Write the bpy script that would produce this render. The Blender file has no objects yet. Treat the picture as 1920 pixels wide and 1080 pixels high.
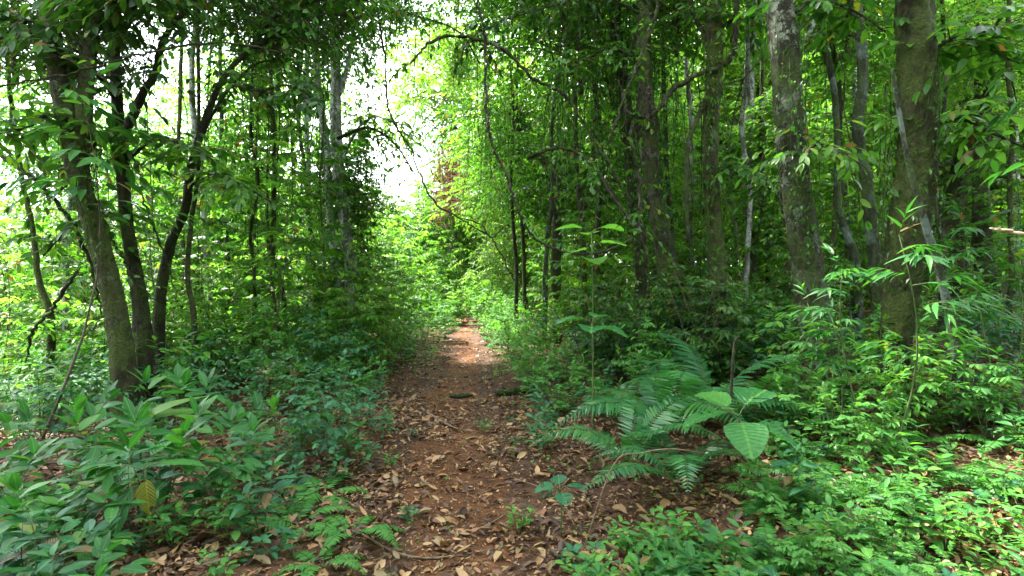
import bpy, math, random
import numpy as np
from mathutils import Vector
R = math.radians
SC = bpy.context.scene
COL = SC.collection

# ------------------------------------------------------------------ camera, sky, sun, exposure
F = 960.0                                   # focal length in pixels of the 1920 wide photograph
CAMZ = 1.5
cam = bpy.data.objects.new('camera', bpy.data.cameras.new('camera'))
COL.objects.link(cam)
cam.location = (0, 0, CAMZ)
cam.rotation_euler = (R(90), 0, 0)
cam.data.sensor_width = 36
cam.data.lens = 18
cam.data.clip_start = 0.05
cam.data.clip_end = 2000
SC.camera = cam

SUN_EL, SUN_AZ = 58, -50                    # ahead of the camera and to its left
wd = bpy.data.worlds.new('World')
SC.world = wd
wd.use_nodes = True
nt = wd.node_tree
nt.nodes.clear()
sky = nt.nodes.new('ShaderNodeTexSky')
sky.sky_type = 'NISHITA'
sky.sun_disc = False
sky.sun_elevation = R(SUN_EL)
sky.sun_rotation = R(SUN_AZ)
sky.dust_density = 3.0
sky.air_density = 1.0
tc = nt.nodes.new('ShaderNodeTexCoord')
cn = nt.nodes.new('ShaderNodeTexNoise')
cn.inputs['Scale'].default_value = 3.0
cn.inputs['Detail'].default_value = 6
cr = nt.nodes.new('ShaderNodeValToRGB')
cr.color_ramp.elements[0].position = 0.32
cr.color_ramp.elements[1].position = 0.55
cm = nt.nodes.new('ShaderNodeMix')
cm.data_type = 'RGBA'
cm.inputs['B'].default_value = (10.5, 11.0, 11.6, 1)      # thin bright cloud
bg = nt.nodes.new('ShaderNodeBackground')
bg.inputs['Strength'].default_value = 0.14
wo = nt.nodes.new('ShaderNodeOutputWorld')
nt.links.new(tc.outputs['Generated'], cn.inputs['Vector'])
nt.links.new(cn.outputs['Fac'], cr.inputs['Fac'])
nt.links.new(cr.outputs['Color'], cm.inputs['Factor'])
nt.links.new(sky.outputs['Color'], cm.inputs['A'])
nt.links.new(cm.outputs['Result'], bg.inputs['Color'])
nt.links.new(bg.outputs['Background'], wo.inputs['Surface'])

sl = bpy.data.lights.new('sun', 'SUN')
sl.energy = 5.0
sl.angle = R(2)
sl.color = (1.0, 0.95, 0.86)
so = bpy.data.objects.new('sun', sl)
COL.objects.link(so)
sd = Vector((math.sin(R(SUN_AZ)) * math.cos(R(SUN_EL)), math.cos(R(SUN_AZ)) * math.cos(R(SUN_EL)), math.sin(R(SUN_EL))))
so.rotation_euler = sd.to_track_quat('Z', 'Y').to_euler()
so.location = sd * 50

SC.view_settings.view_transform = 'Standard'
SC.view_settings.look = 'None'
SC.view_settings.exposure = 2.6
SC.view_settings.gamma = 1
SC.cycles.max_bounces = 7
SC.cycles.diffuse_bounces = 3
SC.cycles.glossy_bounces = 2
SC.cycles.transmission_bounces = 4
SC.cycles.sample_clamp_indirect = 6
SC.cycles.use_denoising = True

# ------------------------------------------------------------------ terrain
def xc(y):                                   # centre line of the path
    return -0.12 - 0.085 * y + 0.07 * math.sin(y * 0.7)

def gz(x, y):
    t = x - xc(max(0.0, min(y, 60.0)))
    z = 0.0
    if t > 0.9:
        z += 0.085 * (min(t, 4.5) - 0.9)
    if t > 4.5:
        z += 0.13 * (min(t, 40) - 4.5)
    if t < -2.2:
        z -= 0.10 * (min(-t, 5.0) - 2.2)
    if t < -5.0:
        z -= 0.20 * (min(-t, 45) - 5.0)
    a = min(1.0, abs(t) / 1.4)
    z += a * 0.07 * (math.sin(x * 1.7 + y * .6) * math.sin(y * 1.3 - x * .4) + .5 * math.sin(x * 3.9 + 1.3) * math.sin(y * 3.1))
    z -= 0.05 * math.exp(-(t / 0.5) ** 2)
    if y > 26:
        z -= 0.02 * (min(y, 120) - 26)
    return z

def P(px, py, d):
    return Vector(((px - 960) / F * d, d, CAMZ - (py - 540) / F * d))

def G(px, d, dz=0.0):
    x = (px - 960) / F * d
    return Vector((x, d, gz(x, d) + dz))

# ------------------------------------------------------------------ tags
def tag(o, label=None, cat=None, group=None, kind=None):
    if label: o['label'] = label
    if cat: o['category'] = cat
    if group: o['group'] = group
    if kind: o['kind'] = kind
    return o

def empty(name, loc=(0, 0, 0), rz=0.0, s=1.0):
    o = bpy.data.objects.new(name, None)
    o.empty_display_size = 0.1
    COL.objects.link(o)
    o.location = loc
    o.rotation_euler = (0, 0, rz)
    o.scale = (s, s, s)
    return o

def link(name, me, parent=None):
    o = bpy.data.objects.new(name, me)
    COL.objects.link(o)
    if parent is not None:
        o.parent = parent
    return o

def copy_tree(o, parent=None):
    c = o.copy()
    COL.objects.link(c)
    c.parent = parent
    for ch in list(o.children):
        copy_tree(ch, c)
    return c

# ------------------------------------------------------------------ materials
def nodes_of(name):
    m = bpy.data.materials.new(name)
    m.use_nodes = True
    n = m.node_tree
    n.nodes.clear()
    return m, n

def N(n, t, **kw):
    a = n.nodes.new('ShaderNode' + t)
    for k, v in kw.items():
        setattr(a, k, v)
    return a

def ramp(n, fac, stops):
    r = N(n, 'ValToRGB')
    e = r.color_ramp.elements
    while len(e) < len(stops):
        e.new(0.5)
    for i, (p, c) in enumerate(stops):
        e[i].position = p
        e[i].color = (*c, 1) if len(c) == 3 else c
    n.links.new(fac, r.inputs['Fac'])
    return r.outputs['Color']

def mathn(n, op, a, b=None, c=None):
    m = N(n, 'Math', operation=op)
    for i, v in enumerate((a, b, c)):
        if v is None: continue
        if isinstance(v, (int, float)): m.inputs[i].default_value = v
        else: n.links.new(v, m.inputs[i])
    return m.outputs[0]

def mixc(n, fac, a, b):
    m = N(n, 'Mix', data_type='RGBA')
    for s, v in (('Factor', fac), ('A', a), ('B', b)):
        if isinstance(v, (int, float)): m.inputs[s].default_value = v
        elif isinstance(v, tuple): m.inputs[s].default_value = (*v, 1)
        else: n.links.new(v, m.inputs[s])
    return m.outputs['Result']

def leaf_mat(name, cols, trans, rough=0.38, tmix=0.35, veins=False, spec=0.5):
    m, n = nodes_of(name)
    at = N(n, 'Attribute', attribute_name='rnd')
    oi = N(n, 'ObjectInfo')
    f = mathn(n, 'ADD', mathn(n, 'MULTIPLY', at.outputs['Fac'], 0.72), mathn(n, 'MULTIPLY', oi.outputs['Random'], 0.28))
    k = len(cols)
    col = ramp(n, f, [(0.08 + 0.84 * i / (k - 1), c) for i, c in enumerate(cols)])
    if name.startswith('leaf'):
        fr = mathn(n, 'FRACT', mathn(n, 'MULTIPLY', at.outputs['Fac'], 17.31))
        col = mixc(n, mathn(n, 'MULTIPLY', mathn(n, 'GREATER_THAN', fr, .98), .7), col, (.16, .15, .02))
        col = mixc(n, mathn(n, 'MULTIPLY', mathn(n, 'LESS_THAN', fr, .012), .9), col, (.14, .07, .03))
    pr = N(n, 'BsdfPrincipled')
    if veins:
        uv = N(n, 'Attribute', attribute_name='luv')
        sp = N(n, 'SeparateXYZ')
        n.links.new(uv.outputs['Vector'], sp.inputs[0])
        av = mathn(n, 'ABSOLUTE', sp.outputs['Y'])
        mid = mathn(n, 'LESS_THAN', av, 0.035)
        w = mathn(n, 'SINE', mathn(n, 'MULTIPLY', mathn(n, 'SUBTRACT', sp.outputs['X'], mathn(n, 'MULTIPLY', av, 0.5)), 62.0))
        side = mathn(n, 'MULTIPLY', mathn(n, 'GREATER_THAN', w, 0.9), 0.45)
        fac = mathn(n, 'MULTIPLY', mathn(n, 'MAXIMUM', mid, side), 0.5)
        col = mixc(n, fac, col, tuple(min(1, c * 1.35 + 0.01) for c in cols[-1]))
        nz = N(n, 'TexNoise')
        nz.inputs['Scale'].default_value = 22
        nz.inputs['Detail'].default_value = 4
        tcn = N(n, 'TexCoord')
        n.links.new(tcn.outputs['Object'], nz.inputs['Vector'])
        col = mixc(n, mathn(n, 'MULTIPLY', mathn(n, 'GREATER_THAN', nz.outputs['Fac'], 0.70), 0.6), col, (0.16, 0.12, 0.04))
        bp = N(n, 'Bump')
        bp.inputs['Strength'].default_value = 0.35
        bp.inputs['Distance'].default_value = 0.004
        n.links.new(mathn(n, 'ADD', w, nz.outputs['Fac']), bp.inputs['Height'])
        n.links.new(bp.outputs[0], pr.inputs['Normal'])
    n.links.new(col, pr.inputs['Base Color'])
    pr.inputs['Roughness'].default_value = rough
    pr.inputs['Specular IOR Level'].default_value = spec
    tr = N(n, 'BsdfTranslucent')
    tcx = N(n, 'Mix', data_type='RGBA', blend_type='MULTIPLY')
    tcx.inputs['Factor'].default_value = 1
    n.links.new(col, tcx.inputs['A'])
    tcx.inputs['B'].default_value = (*trans, 1)
    n.links.new(tcx.outputs['Result'], tr.inputs['Color'])
    mx = N(n, 'MixShader')
    mx.inputs[0].default_value = tmix
    n.links.new(pr.outputs[0], mx.inputs[1])
    n.links.new(tr.outputs[0], mx.inputs[2])
    o = N(n, 'OutputMaterial')
    n.links.new(mx.outputs[0], o.inputs['Surface'])
    return m

TR = (2.6, 2.6, 1.0)
M = {}
M['leaf_mid'] = leaf_mat('leaf_mid', [(.014, .055, .010), (.028, .100, .014), (.050, .150, .018), (.10, .21, .022)], TR, .42, .42, spec=.35)
M['leaf_dark'] = leaf_mat('leaf_dark', [(.010, .036, .010), (.018, .062, .013), (.030, .095, .016), (.055, .13, .018)], TR, .40, .32, spec=.35)
M['leaf_bright'] = leaf_mat('leaf_bright', [(.034, .115, .018), (.062, .17, .024), (.095, .22, .032), (.16, .26, .040)], (2.2, 2.3, 1.3), .45, .54, spec=.35)
M['leaf_far'] = leaf_mat('leaf_far', [(.035, .10, .018), (.060, .145, .022), (.095, .19, .028), (.15, .23, .040)], (2.4, 2.4, 1.0), .45, .48, spec=.35)
M['leaf_herb'] = leaf_mat('leaf_herb', [(.013, .072, .020), (.020, .105, .027), (.034, .145, .032), (.070, .19, .032)], (2.3, 2.4, .9), .40, .30, True, .25)
M['leaf_pale'] = leaf_mat('leaf_pale', [(.024, .115, .024), (.038, .16, .028), (.060, .205, .032), (.115, .26, .038)], (2.3, 2.3, .9), .42, .34, True, .25)
M['leaf_blue'] = leaf_mat('leaf_blue', [(.010, .068, .032), (.016, .092, .042), (.026, .125, .048), (.045, .15, .046)], (2.2, 2.4, 1.0), .38, .24, True, .3)
M['fern'] = leaf_mat('fern', [(.012, .070, .026), (.020, .100, .034), (.034, .138, .034), (.070, .18, .032)], (2.2, 2.4, .9), .34, .28, spec=.45)
M['fern_pale'] = leaf_mat('fern_pale', [(.030, .15, .030), (.045, .19, .034), (.065, .225, .038), (.10, .27, .045)], (2.2, 2.4, .9), .42, .36, spec=.35)
M['yellow_leaf'] = leaf_mat('yellow_leaf', [(.13, .15, .015), (.17, .18, .02), (.20, .19, .02), (.24, .22, .03)], (1.5, 1.5, .8), .5, .3, True)
M['dead_leaf'] = leaf_mat('dead_leaf', [(.20, .10, .05), (.30, .17, .08), (.26, .13, .06), (.34, .22, .12)], (1.3, 1.2, 1.0), .6, .2)
M['litter'] = leaf_mat('litter', [(.030, .016, .010), (.055, .026, .014), (.085, .038, .018), (.040, .024, .016), (.16, .070, .030), (.065, .038, .024), (.24, .115, .050), (.32, .175, .075), (.13, .10, .045), (.36, .23, .11), (.28, .14, .055), (.12, .20, .03)], (1.2, 1.0, .8), .55, .12)

def bark_mat(name, c1, c2, moss=0.5, lichen=0.4, mosscol=(.045, .075, .012), lichcol=(.30, .36, .30), rings=False):
    m, n = nodes_of(name)
    t = N(n, 'TexCoord')
    mp = N(n, 'Mapping')
    mp.inputs['Scale'].default_value = (1, 1, 0.28)
    n.links.new(t.outputs['Object'], mp.inputs['Vector'])
    a = N(n, 'TexNoise'); a.inputs['Scale'].default_value = 14; a.inputs['Detail'].default_value = 8; a.inputs['Roughness'].default_value = .65
    n.links.new(mp.outputs[0], a.inputs['Vector'])
    col = ramp(n, a.outputs['Fac'], [(.40, tuple(x * .6 for x in c1)), (.52, c1), (.64, c2)])
    b = N(n, 'TexNoise'); b.inputs['Scale'].default_value = 4.5; b.inputs['Detail'].default_value = 7; b.inputs['Roughness'].default_value = .7
    n.links.new(t.outputs['Object'], b.inputs['Vector'])
    fz = N(n, 'TexNoise'); fz.inputs['Scale'].default_value = 30; fz.inputs['Detail'].default_value = 8; fz.inputs['Roughness'].default_value = .8
    n.links.new(t.outputs['Object'], fz.inputs['Vector'])
    bb = mathn(n, 'ADD', b.outputs['Fac'], mathn(n, 'MULTIPLY', mathn(n, 'SUBTRACT', fz.outputs['Fac'], .5), .55))
    lm = ramp(n, bb, [(.64 - lichen * .18, (0, 0, 0)), (.70 - lichen * .18, (1, 1, 1))])
    b2 = N(n, 'TexNoise'); b2.inputs['Scale'].default_value = 40; b2.inputs['Detail'].default_value = 3
    n.links.new(t.outputs['Object'], b2.inputs['Vector'])
    lc = mixc(n, b2.outputs['Fac'], tuple(x * .55 for x in lichcol), lichcol)
    col = mixc(n, mathn(n, 'MULTIPLY', lm, .85), col, lc)
    if rings:
        sx = N(n, 'SeparateXYZ')
        n.links.new(t.outputs['Object'], sx.inputs[0])
        zz = mathn(n, 'SINE', mathn(n, 'ADD', mathn(n, 'MULTIPLY', sx.outputs['Z'], 13.0), mathn(n, 'MULTIPLY', b.outputs['Fac'], 9.0)))
        col = mixc(n, mathn(n, 'MULTIPLY', mathn(n, 'GREATER_THAN', zz, .2), .55), col, lichcol)
    c = N(n, 'TexNoise'); c.inputs['Scale'].default_value = 2.6; c.inputs['Detail'].default_value = 9; c.inputs['Roughness'].default_value = .72
    mp2 = N(n, 'Mapping'); mp2.inputs['Location'].default_value = (7, 3, 1)
    n.links.new(t.outputs['Object'], mp2.inputs['Vector'])
    n.links.new(mp2.outputs[0], c.inputs['Vector'])
    mm = ramp(n, mathn(n, 'ADD', c.outputs['Fac'], mathn(n, 'MULTIPLY', mathn(n, 'SUBTRACT', fz.outputs['Fac'], .5), .4)), [(.62 - moss * .28, (0, 0, 0)), (.70 - moss * .22, (1, 1, 1))])
    mc = mixc(n, b2.outputs['Fac'], tuple(x * .5 for x in mosscol), tuple(min(1, x * 1.5) for x in mosscol))
    col = mixc(n, mathn(n, 'MULTIPLY', mm, .9), col, mc)
    pr = N(n, 'BsdfPrincipled')
    pr.inputs['Roughness'].default_value = .85
    pr.inputs['Specular IOR Level'].default_value = .25
    n.links.new(col, pr.inputs['Base Color'])
    bp = N(n, 'Bump'); bp.inputs['Strength'].default_value = 1.0; bp.inputs['Distance'].default_value = .06
    hh = mathn(n, 'ADD', mathn(n, 'ADD', a.outputs['Fac'], mathn(n, 'MULTIPLY', fz.outputs['Fac'], .5)), mathn(n, 'MULTIPLY', mathn(n, 'MULTIPLY', mm, b2.outputs['Fac']), .7))
    n.links.new(hh, bp.inputs['Height'])
    n.links.new(bp.outputs[0], pr.inputs['Normal'])
    o = N(n, 'OutputMaterial')
    n.links.new(pr.outputs[0], o.inputs['Surface'])
    return m

M['bark_moss'] = bark_mat('bark_moss', (.035, .027, .018), (.12, .095, .062), .90, .42, (.060, .085, .017), (.30, .36, .26))
M['bark_thick_moss'] = bark_mat('bark_thick_moss', (.030, .023, .015), (.12, .088, .052), .88, .22, (.058, .082, .015), (.22, .27, .18))
M['bark_brown'] = bark_mat('bark_brown', (.032, .023, .016), (.12, .088, .056), .75, .48, (.050, .074, .016), (.28, .32, .24))
M['bark_lichen'] = bark_mat('bark_lichen', (.035, .030, .020), (.13, .115, .075), .70, .72, (.050, .074, .016), (.40, .47, .34))
M['bark_pale'] = bark_mat('bark_pale', (.14, .145, .12), (.30, .32, .27), .15, .85, (.07, .10, .04), (.52, .57, .52))
M['bark_ring'] = bark_mat('bark_ring', (.040, .045, .030), (.11, .125, .085), .65, .35, (.050, .08, .018), (.19, .26, .22), True)
M['bark_dark'] = bark_mat('bark_dark', (.026, .021, .014), (.09, .070, .048), .70, .18, (.050, .074, .017), (.22, .27, .20))
M['bark_liana'] = bark_mat('bark_liana', (.05, .042, .03), (.15, .13, .09), .55, .3, (.06, .085, .02), (.28, .30, .23))

def plain(name, c1, c2, scale=30, rough=.8, bump=.3):
    m, n = nodes_of(name)
    t = N(n, 'TexCoord')
    a = N(n, 'TexNoise'); a.inputs['Scale'].default_value = scale; a.inputs['Detail'].default_value = 6
    n.links.new(t.outputs['Object'], a.inputs['Vector'])
    pr = N(n, 'BsdfPrincipled')
    pr.inputs['Roughness'].default_value = rough
    n.links.new(ramp(n, a.outputs['Fac'], [(.3, c1), (.7, c2)]), pr.inputs['Base Color'])
    bp = N(n, 'Bump'); bp.inputs['Strength'].default_value = bump; bp.inputs['Distance'].default_value = .01
    n.links.new(a.outputs['Fac'], bp.inputs['Height'])
    n.links.new(bp.outputs[0], pr.inputs['Normal'])
    o = N(n, 'OutputMaterial')
    n.links.new(pr.outputs[0], o.inputs['Surface'])
    return m

M['stem_green'] = plain('stem_green', (.04, .075, .02), (.09, .12, .035))
M['stem_brown'] = plain('stem_brown', (.035, .026, .018), (.10, .075, .05))
M['twig'] = plain('twig', (.07, .042, .026), (.20, .13, .08))
M['stick_pale'] = plain('stick_pale', (.34, .25, .15), (.55, .44, .28))

def ground_mat(name, stops, litter_bump=.6):
    m, n = nodes_of(name)
    t = N(n, 'TexCoord')
    a = N(n, 'TexNoise'); a.inputs['Scale'].default_value = 1.3; a.inputs['Detail'].default_value = 10; a.inputs['Roughness'].default_value = .72
    n.links.new(t.outputs['Object'], a.inputs['Vector'])
    v = N(n, 'TexVoronoi'); v.inputs['Scale'].default_value = 26
    n.links.new(t.outputs['Object'], v.inputs['Vector'])
    col = ramp(n, a.outputs['Fac'], stops)
    hs = N(n, 'HueSaturation')
    n.links.new(col, hs.inputs['Color'])
    sv = N(n, 'SeparateColor')
    n.links.new(v.outputs['Color'], sv.inputs[0])
    n.links.new(mathn(n, 'ADD', mathn(n, 'MULTIPLY', sv.outputs[0], .7), .65), hs.inputs['Value'])
    pr = N(n, 'BsdfPrincipled'); pr.inputs['Roughness'].default_value = .9
    pr.inputs['Specular IOR Level'].default_value = .2
    n.links.new(hs.outputs[0], pr.inputs['Base Color'])
    f = N(n, 'TexNoise'); f.inputs['Scale'].default_value = 24; f.inputs['Detail'].default_value = 9; f.inputs['Roughness'].default_value = .7
    n.links.new(t.outputs['Object'], f.inputs['Vector'])
    bp = N(n, 'Bump'); bp.inputs['Strength'].default_value = litter_bump; bp.inputs['Distance'].default_value = .05
    n.links.new(f.outputs['Fac'], bp.inputs['Height'])
    n.links.new(bp.outputs[0], pr.inputs['Normal'])
    o = N(n, 'OutputMaterial')
    n.links.new(pr.outputs[0], o.inputs['Surface'])
    return m

M['forest_floor'] = ground_mat('forest_floor', [(.30, (.030, .016, .010)), (.50, (.065, .034, .019)), (.70, (.11, .058, .030))])
M['dirt'] = ground_mat('dirt', [(.30, (.050, .021, .009)), (.50, (.102, .043, .018)), (.72, (.155, .072, .030))], .8)

# ------------------------------------------------------------------ mesh accumulators
def unit(a):
    return a / np.maximum(np.linalg.norm(a, axis=-1, keepdims=True), 1e-9)

def width_profile(u, kind):
    if kind == 'ellip': return np.sin(np.pi * u ** .85) ** .8
    if kind == 'lance': return np.sin(np.pi * u ** .62) ** 1.0
    if kind == 'heart': return np.sin(np.pi * np.clip(u * .93 + .07, 0, 1) ** .55) ** .7
    if kind == 'round': return np.sin(np.pi * u ** .78) ** .6
    return np.sin(np.pi * u)

def template(res, kind):
    if res == 'lo':
        v = np.array([(0, 0), (.42, -.5), (1, 0), (.42, .5)])
        f = [(0, 1, 2), (0, 2, 3)]
        return v, f
    if kind == 'tooth':
        us = list(np.linspace(0, 1, 25))
    else: us = {'mid': [0, .22, .55, .82, 1], 'hi': [0, .07, .2, .38, .58, .76, .9, 1]}[res]
    v, f = [], []
    k = len(us)
    for u in us: v.append((u, 0))
    ins = us[1:-1]
    for s in (-1, 1):
        for u in ins:
            v.append((u - (.012 if kind == 'tooth' and us.index(u) % 2 else 0), s * .5 * float(width_profile(np.array(u), 'round' if kind == 'tooth' else kind)) * (1.05 if kind == 'tooth' and us.index(u) % 2 else 1)))
    for si, s in enumerate((-1, 1)):
        b = k + si * len(ins)
        def q(*a):
            f.append(a if s < 0 else a[::-1])
        q(0, b, 1)
        for i in range(len(ins) - 1):
            q(1 + i, b + i, b + i + 1, 2 + i)
        q(k - 2, b + len(ins) - 1, k - 1)
    return np.array(v, float), f

TEMPL = {}
class Leaves:
    def __init__(s): s.a = []
    def add(s, p, d, n, L, W, rnd=None):
        p = np.atleast_2d(p).astype(float); k = len(p)
        d = np.broadcast_to(np.asarray(d, float), (k, 3)); n = np.broadcast_to(np.asarray(n, float), (k, 3))
        L = np.broadcast_to(np.asarray(L, float), (k,)); W = np.broadcast_to(np.asarray(W, float), (k,))
        if rnd is None: rnd = RNG.random(k)
        s.a.append((p, d, n, L, W, np.broadcast_to(rnd, (k,))))
    def mesh(s, name, mat, res='lo', kind='ellip', fold=.22, droop=.25, curl=.0, smooth=None):
        if (res, kind) not in TEMPL: TEMPL[(res, kind)] = template(res, kind)
        tv, tf = TEMPL[(res, kind)]
        p, d, n, L, W, r = [np.concatenate([x[i] for x in s.a]) for i in range(6)]
        d = unit(d); side = unit(np.cross(n, d)); n = unit(np.cross(d, side))
        k, m = len(p), len(tv)
        u, v = tv[:, 0], tv[:, 1]
        dr = droop * (0.4 + 1.2 * RNG.random(k)); cu = curl * (RNG.random(k) * 2 - .6)
        V = (p[:, None, :] + d[:, None, :] * (u[None, :, None] * L[:, None, None])
             + side[:, None, :] * (v[None, :, None] * W[:, None, None])
             + n[:, None, :] * ((fold * np.abs(v)[None, :] * W[:, None]) - dr[:, None] * L[:, None] * (u ** 2)[None, :]
                                + cu[:, None] * W[:, None] * (v ** 2)[None, :] * 2)[:, :, None])
        if res == 'hi':
            V += n[:, None, :] * ((RNG.random((k, m)) - .5) * .05 * W[:, None])[:, :, None]
        V = V.reshape(-1, 3)
        li = np.concatenate([np.array(f) for f in tf]); cnt = np.array([len(f) for f in tf])
        LI = (li[None, :] + (np.arange(k) * m)[:, None]).ravel()
        CN = np.tile(cnt, k)
        if res == 'hi':
            cnt_all = CN; keep = RNG.random(len(CN)) > .022
            LI = LI[np.repeat(keep, CN)]; CN = CN[keep]
        me = bpy.data.meshes.new(name)
        me.vertices.add(len(V)); me.vertices.foreach_set('co', V.astype(np.float32).ravel())
        me.loops.add(len(LI)); me.loops.foreach_set('vertex_index', LI.astype(np.int32))
        me.polygons.add(len(CN)); st = np.concatenate([[0], np.cumsum(CN)[:-1]])
        me.polygons.foreach_set('loop_start', st.astype(np.int32))
        me.update(calc_edges=True)
        if smooth is None: smooth = res != 'lo'
        me.polygons.foreach_set('use_smooth', np.full(len(CN), smooth))
        at = me.attributes.new('rnd', 'FLOAT', 'POINT'); at.data.foreach_set('value', np.repeat(r, m).astype(np.float32))
        if res == 'hi':
            uv = np.zeros((k * m, 3), np.float32); uv[:, 0] = np.tile(u, k); uv[:, 1] = np.tile(v, k)
            a2 = me.attributes.new('luv', 'FLOAT_VECTOR', 'POINT'); a2.data.foreach_set('vector', uv.ravel())
        me.materials.append(M[mat])
        return me

def catmull(pts, per=6):
    pts = [Vector(p) for p in pts]
    if len(pts) < 3: per = 1
    out = []
    for i in range(len(pts) - 1):
        a = pts[i - 1] if i else pts[0] * 2 - pts[1]
        b, c = pts[i], pts[i + 1]
        d = pts[i + 2] if i + 2 < len(pts) else pts[-1] * 2 - pts[-2]
        for j in range(per):
            t = j / per
            out.append(.5 * ((2 * b) + (c - a) * t + (2 * a - 5 * b + 4 * c - d) * t * t + (3 * b - a - 3 * c + d) * t ** 3))
    out.append(pts[-1])
    return out

class Tubes:
    def __init__(s): s.v, s.f, s.n = [], [], 0
    def add(s, pts, radii, sides=5, per=1, lump=0.0, flare=0.0, jit=0.0):
        k0 = len(pts)
        pts = np.array([tuple(p) for p in (catmull(pts, per) if per > 1 else pts)], float)
        k = len(pts)
        radii = np.interp(np.linspace(0, 1, k), np.linspace(0, 1, len(radii)), radii) if len(radii) != k else np.array(radii, float)
        if jit:
            pts[1:-1] += RNG.normal(0, jit, (k - 2, 3)) * np.array([1, 1, .3])
        T = unit(np.gradient(pts, axis=0))
        ref = np.array([1., 0, 0]) if abs(T[0][0]) < .8 else np.array([0, 1., 0])
        a = unit(np.cross(T, ref)); b = np.cross(T, a)
        th = np.linspace(0, 2 * np.pi, sides, endpoint=False)
        rr = np.broadcast_to(radii[:, None], (k, sides)).copy()
        if lump:
            ph = RNG.random(6) * 6.28
            z = pts[:, 2][:, None]
            rr *= 1 + lump * (np.sin(2 * th[None] + z * 1.7 + ph[0]) * .5 + np.sin(3 * th[None] - z * 3.1 + ph[1]) * .4 + np.sin(5 * th[None] + z * 6 + ph[2]) * .25) + lump * .8 * RNG.normal(0, .5, (k, sides)) + lump * .7 * np.sin(7 * th[None] + 2.3 * np.sin(z * 4 + ph[3])) * np.sin(z * 9 + ph[4])
        if flare:
            s_ = np.exp(-np.linspace(0, 1, k) * 14)[:, None]
            rr *= 1 + flare * s_ * (.65 + .5 * np.sin(4 * th[None] + 1.0) ** 2)
        V = pts[:, None, :] + a[:, None, :] * (np.cos(th)[None, :, None] * rr[..., None]) + b[:, None, :] * (np.sin(th)[None, :, None] * rr[..., None])
        s.v.append(V.reshape(-1, 3))
        i = np.arange(k - 1)[:, None] * sides; j = np.arange(sides)[None, :]; j2 = (j + 1) % sides
        q = np.stack([i + j, i + j2, i + sides + j2, i + sides + j], -1).reshape(-1, 4) + s.n
        s.f.extend(q.tolist())
        s.f.append([s.n + x for x in range(sides)][::-1]); s.f.append([s.n + (k - 1) * sides + x for x in range(sides)])
        s.n += k * sides
    def mesh(s, name, mat):
        me = bpy.data.meshes.new(name)
        me.from_pydata(np.concatenate(s.v).tolist(), [], s.f)
        me.polygons.foreach_set('use_smooth', np.ones(len(me.polygons), bool))
        me.materials.append(M[mat])
        me.update()
        return me

RNG = np.random.default_rng(7)
random.seed(7)
UP = np.array([0, 0, 1.])

def spray(lv, tb, p0, d, length, nl, L, W, ang=60, rise=.0, sag=.25, twig_r=.003, both=True, njit=.3, tip=True, petiole=0.0, start=.12, profile=True):
    """one leafy twig: a sagging line with leaves to the left and right"""
    d = unit(np.array(d, float)); p0 = np.array(p0, float)
    t = np.linspace(start, 1, nl)
    line = lambda t: p0 + d * (t[:, None] * length) + UP * ((rise * t - sag * t * t) * length)[:, None]
    pos = line(t)
    tang = unit(d[None, :] + UP * (rise - 2 * sag * t)[:, None])
    side = unit(np.cross(UP, d)) if abs(d[2]) < .95 else np.array([1., 0, 0])
    sg = np.where(np.arange(nl) % 2 == 0, 1.0, -1.0)
    A = np.radians(ang + RNG.normal(0, 10, nl)) * (1 - .55 * t)
    dirs = tang * np.cos(A)[:, None] + side[None] * (sg * np.sin(A))[:, None] + RNG.normal(0, .12, (nl, 3)) - UP * (.10 + .25 * RNG.random(nl))[:, None]
    nor = UP[None] + RNG.normal(0, njit, (nl, 3)) + d[None] * .15
    size = (0.65 + .5 * np.sin(np.pi * (.15 + .7 * t))) if profile else np.ones(nl)
    size = size * (0.85 + .3 * RNG.random(nl))
    if both:
        d2 = tang * np.cos(A)[:, None] - side[None] * (sg * np.sin(A))[:, None] + RNG.normal(0, .12, (nl, 3)) - UP * .15
        pos = np.concatenate([pos, pos]); dirs = np.concatenate([dirs, d2]); nor = np.concatenate([nor, UP[None] + RNG.normal(0, njit, (nl, 3))]); size = np.concatenate([size, size * (.85 + .3 * RNG.random(nl))])
    if petiole:
        dd = unit(dirs); pos = pos + dd * petiole
    lv.add(pos, dirs, nor, L * size, W * size)
    if tip:
        lv.add(line(np.array([1.0])), tang[-1:] + UP * -.1, UP, L * .9, W * .9)
    if tb is not None:
        q = line(np.array([0, .35, .7, 1.0]))
        tb.add(q, [twig_r, twig_r * .8, twig_r * .6, twig_r * .3], 3)

# ------------------------------------------------------------------ plant prototypes
def proto(name, parts):
    r = empty(name)
    for pn, me in parts: link(pn, me, r)
    PROTOS.append(r)
    return r
PROTOS = []

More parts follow.
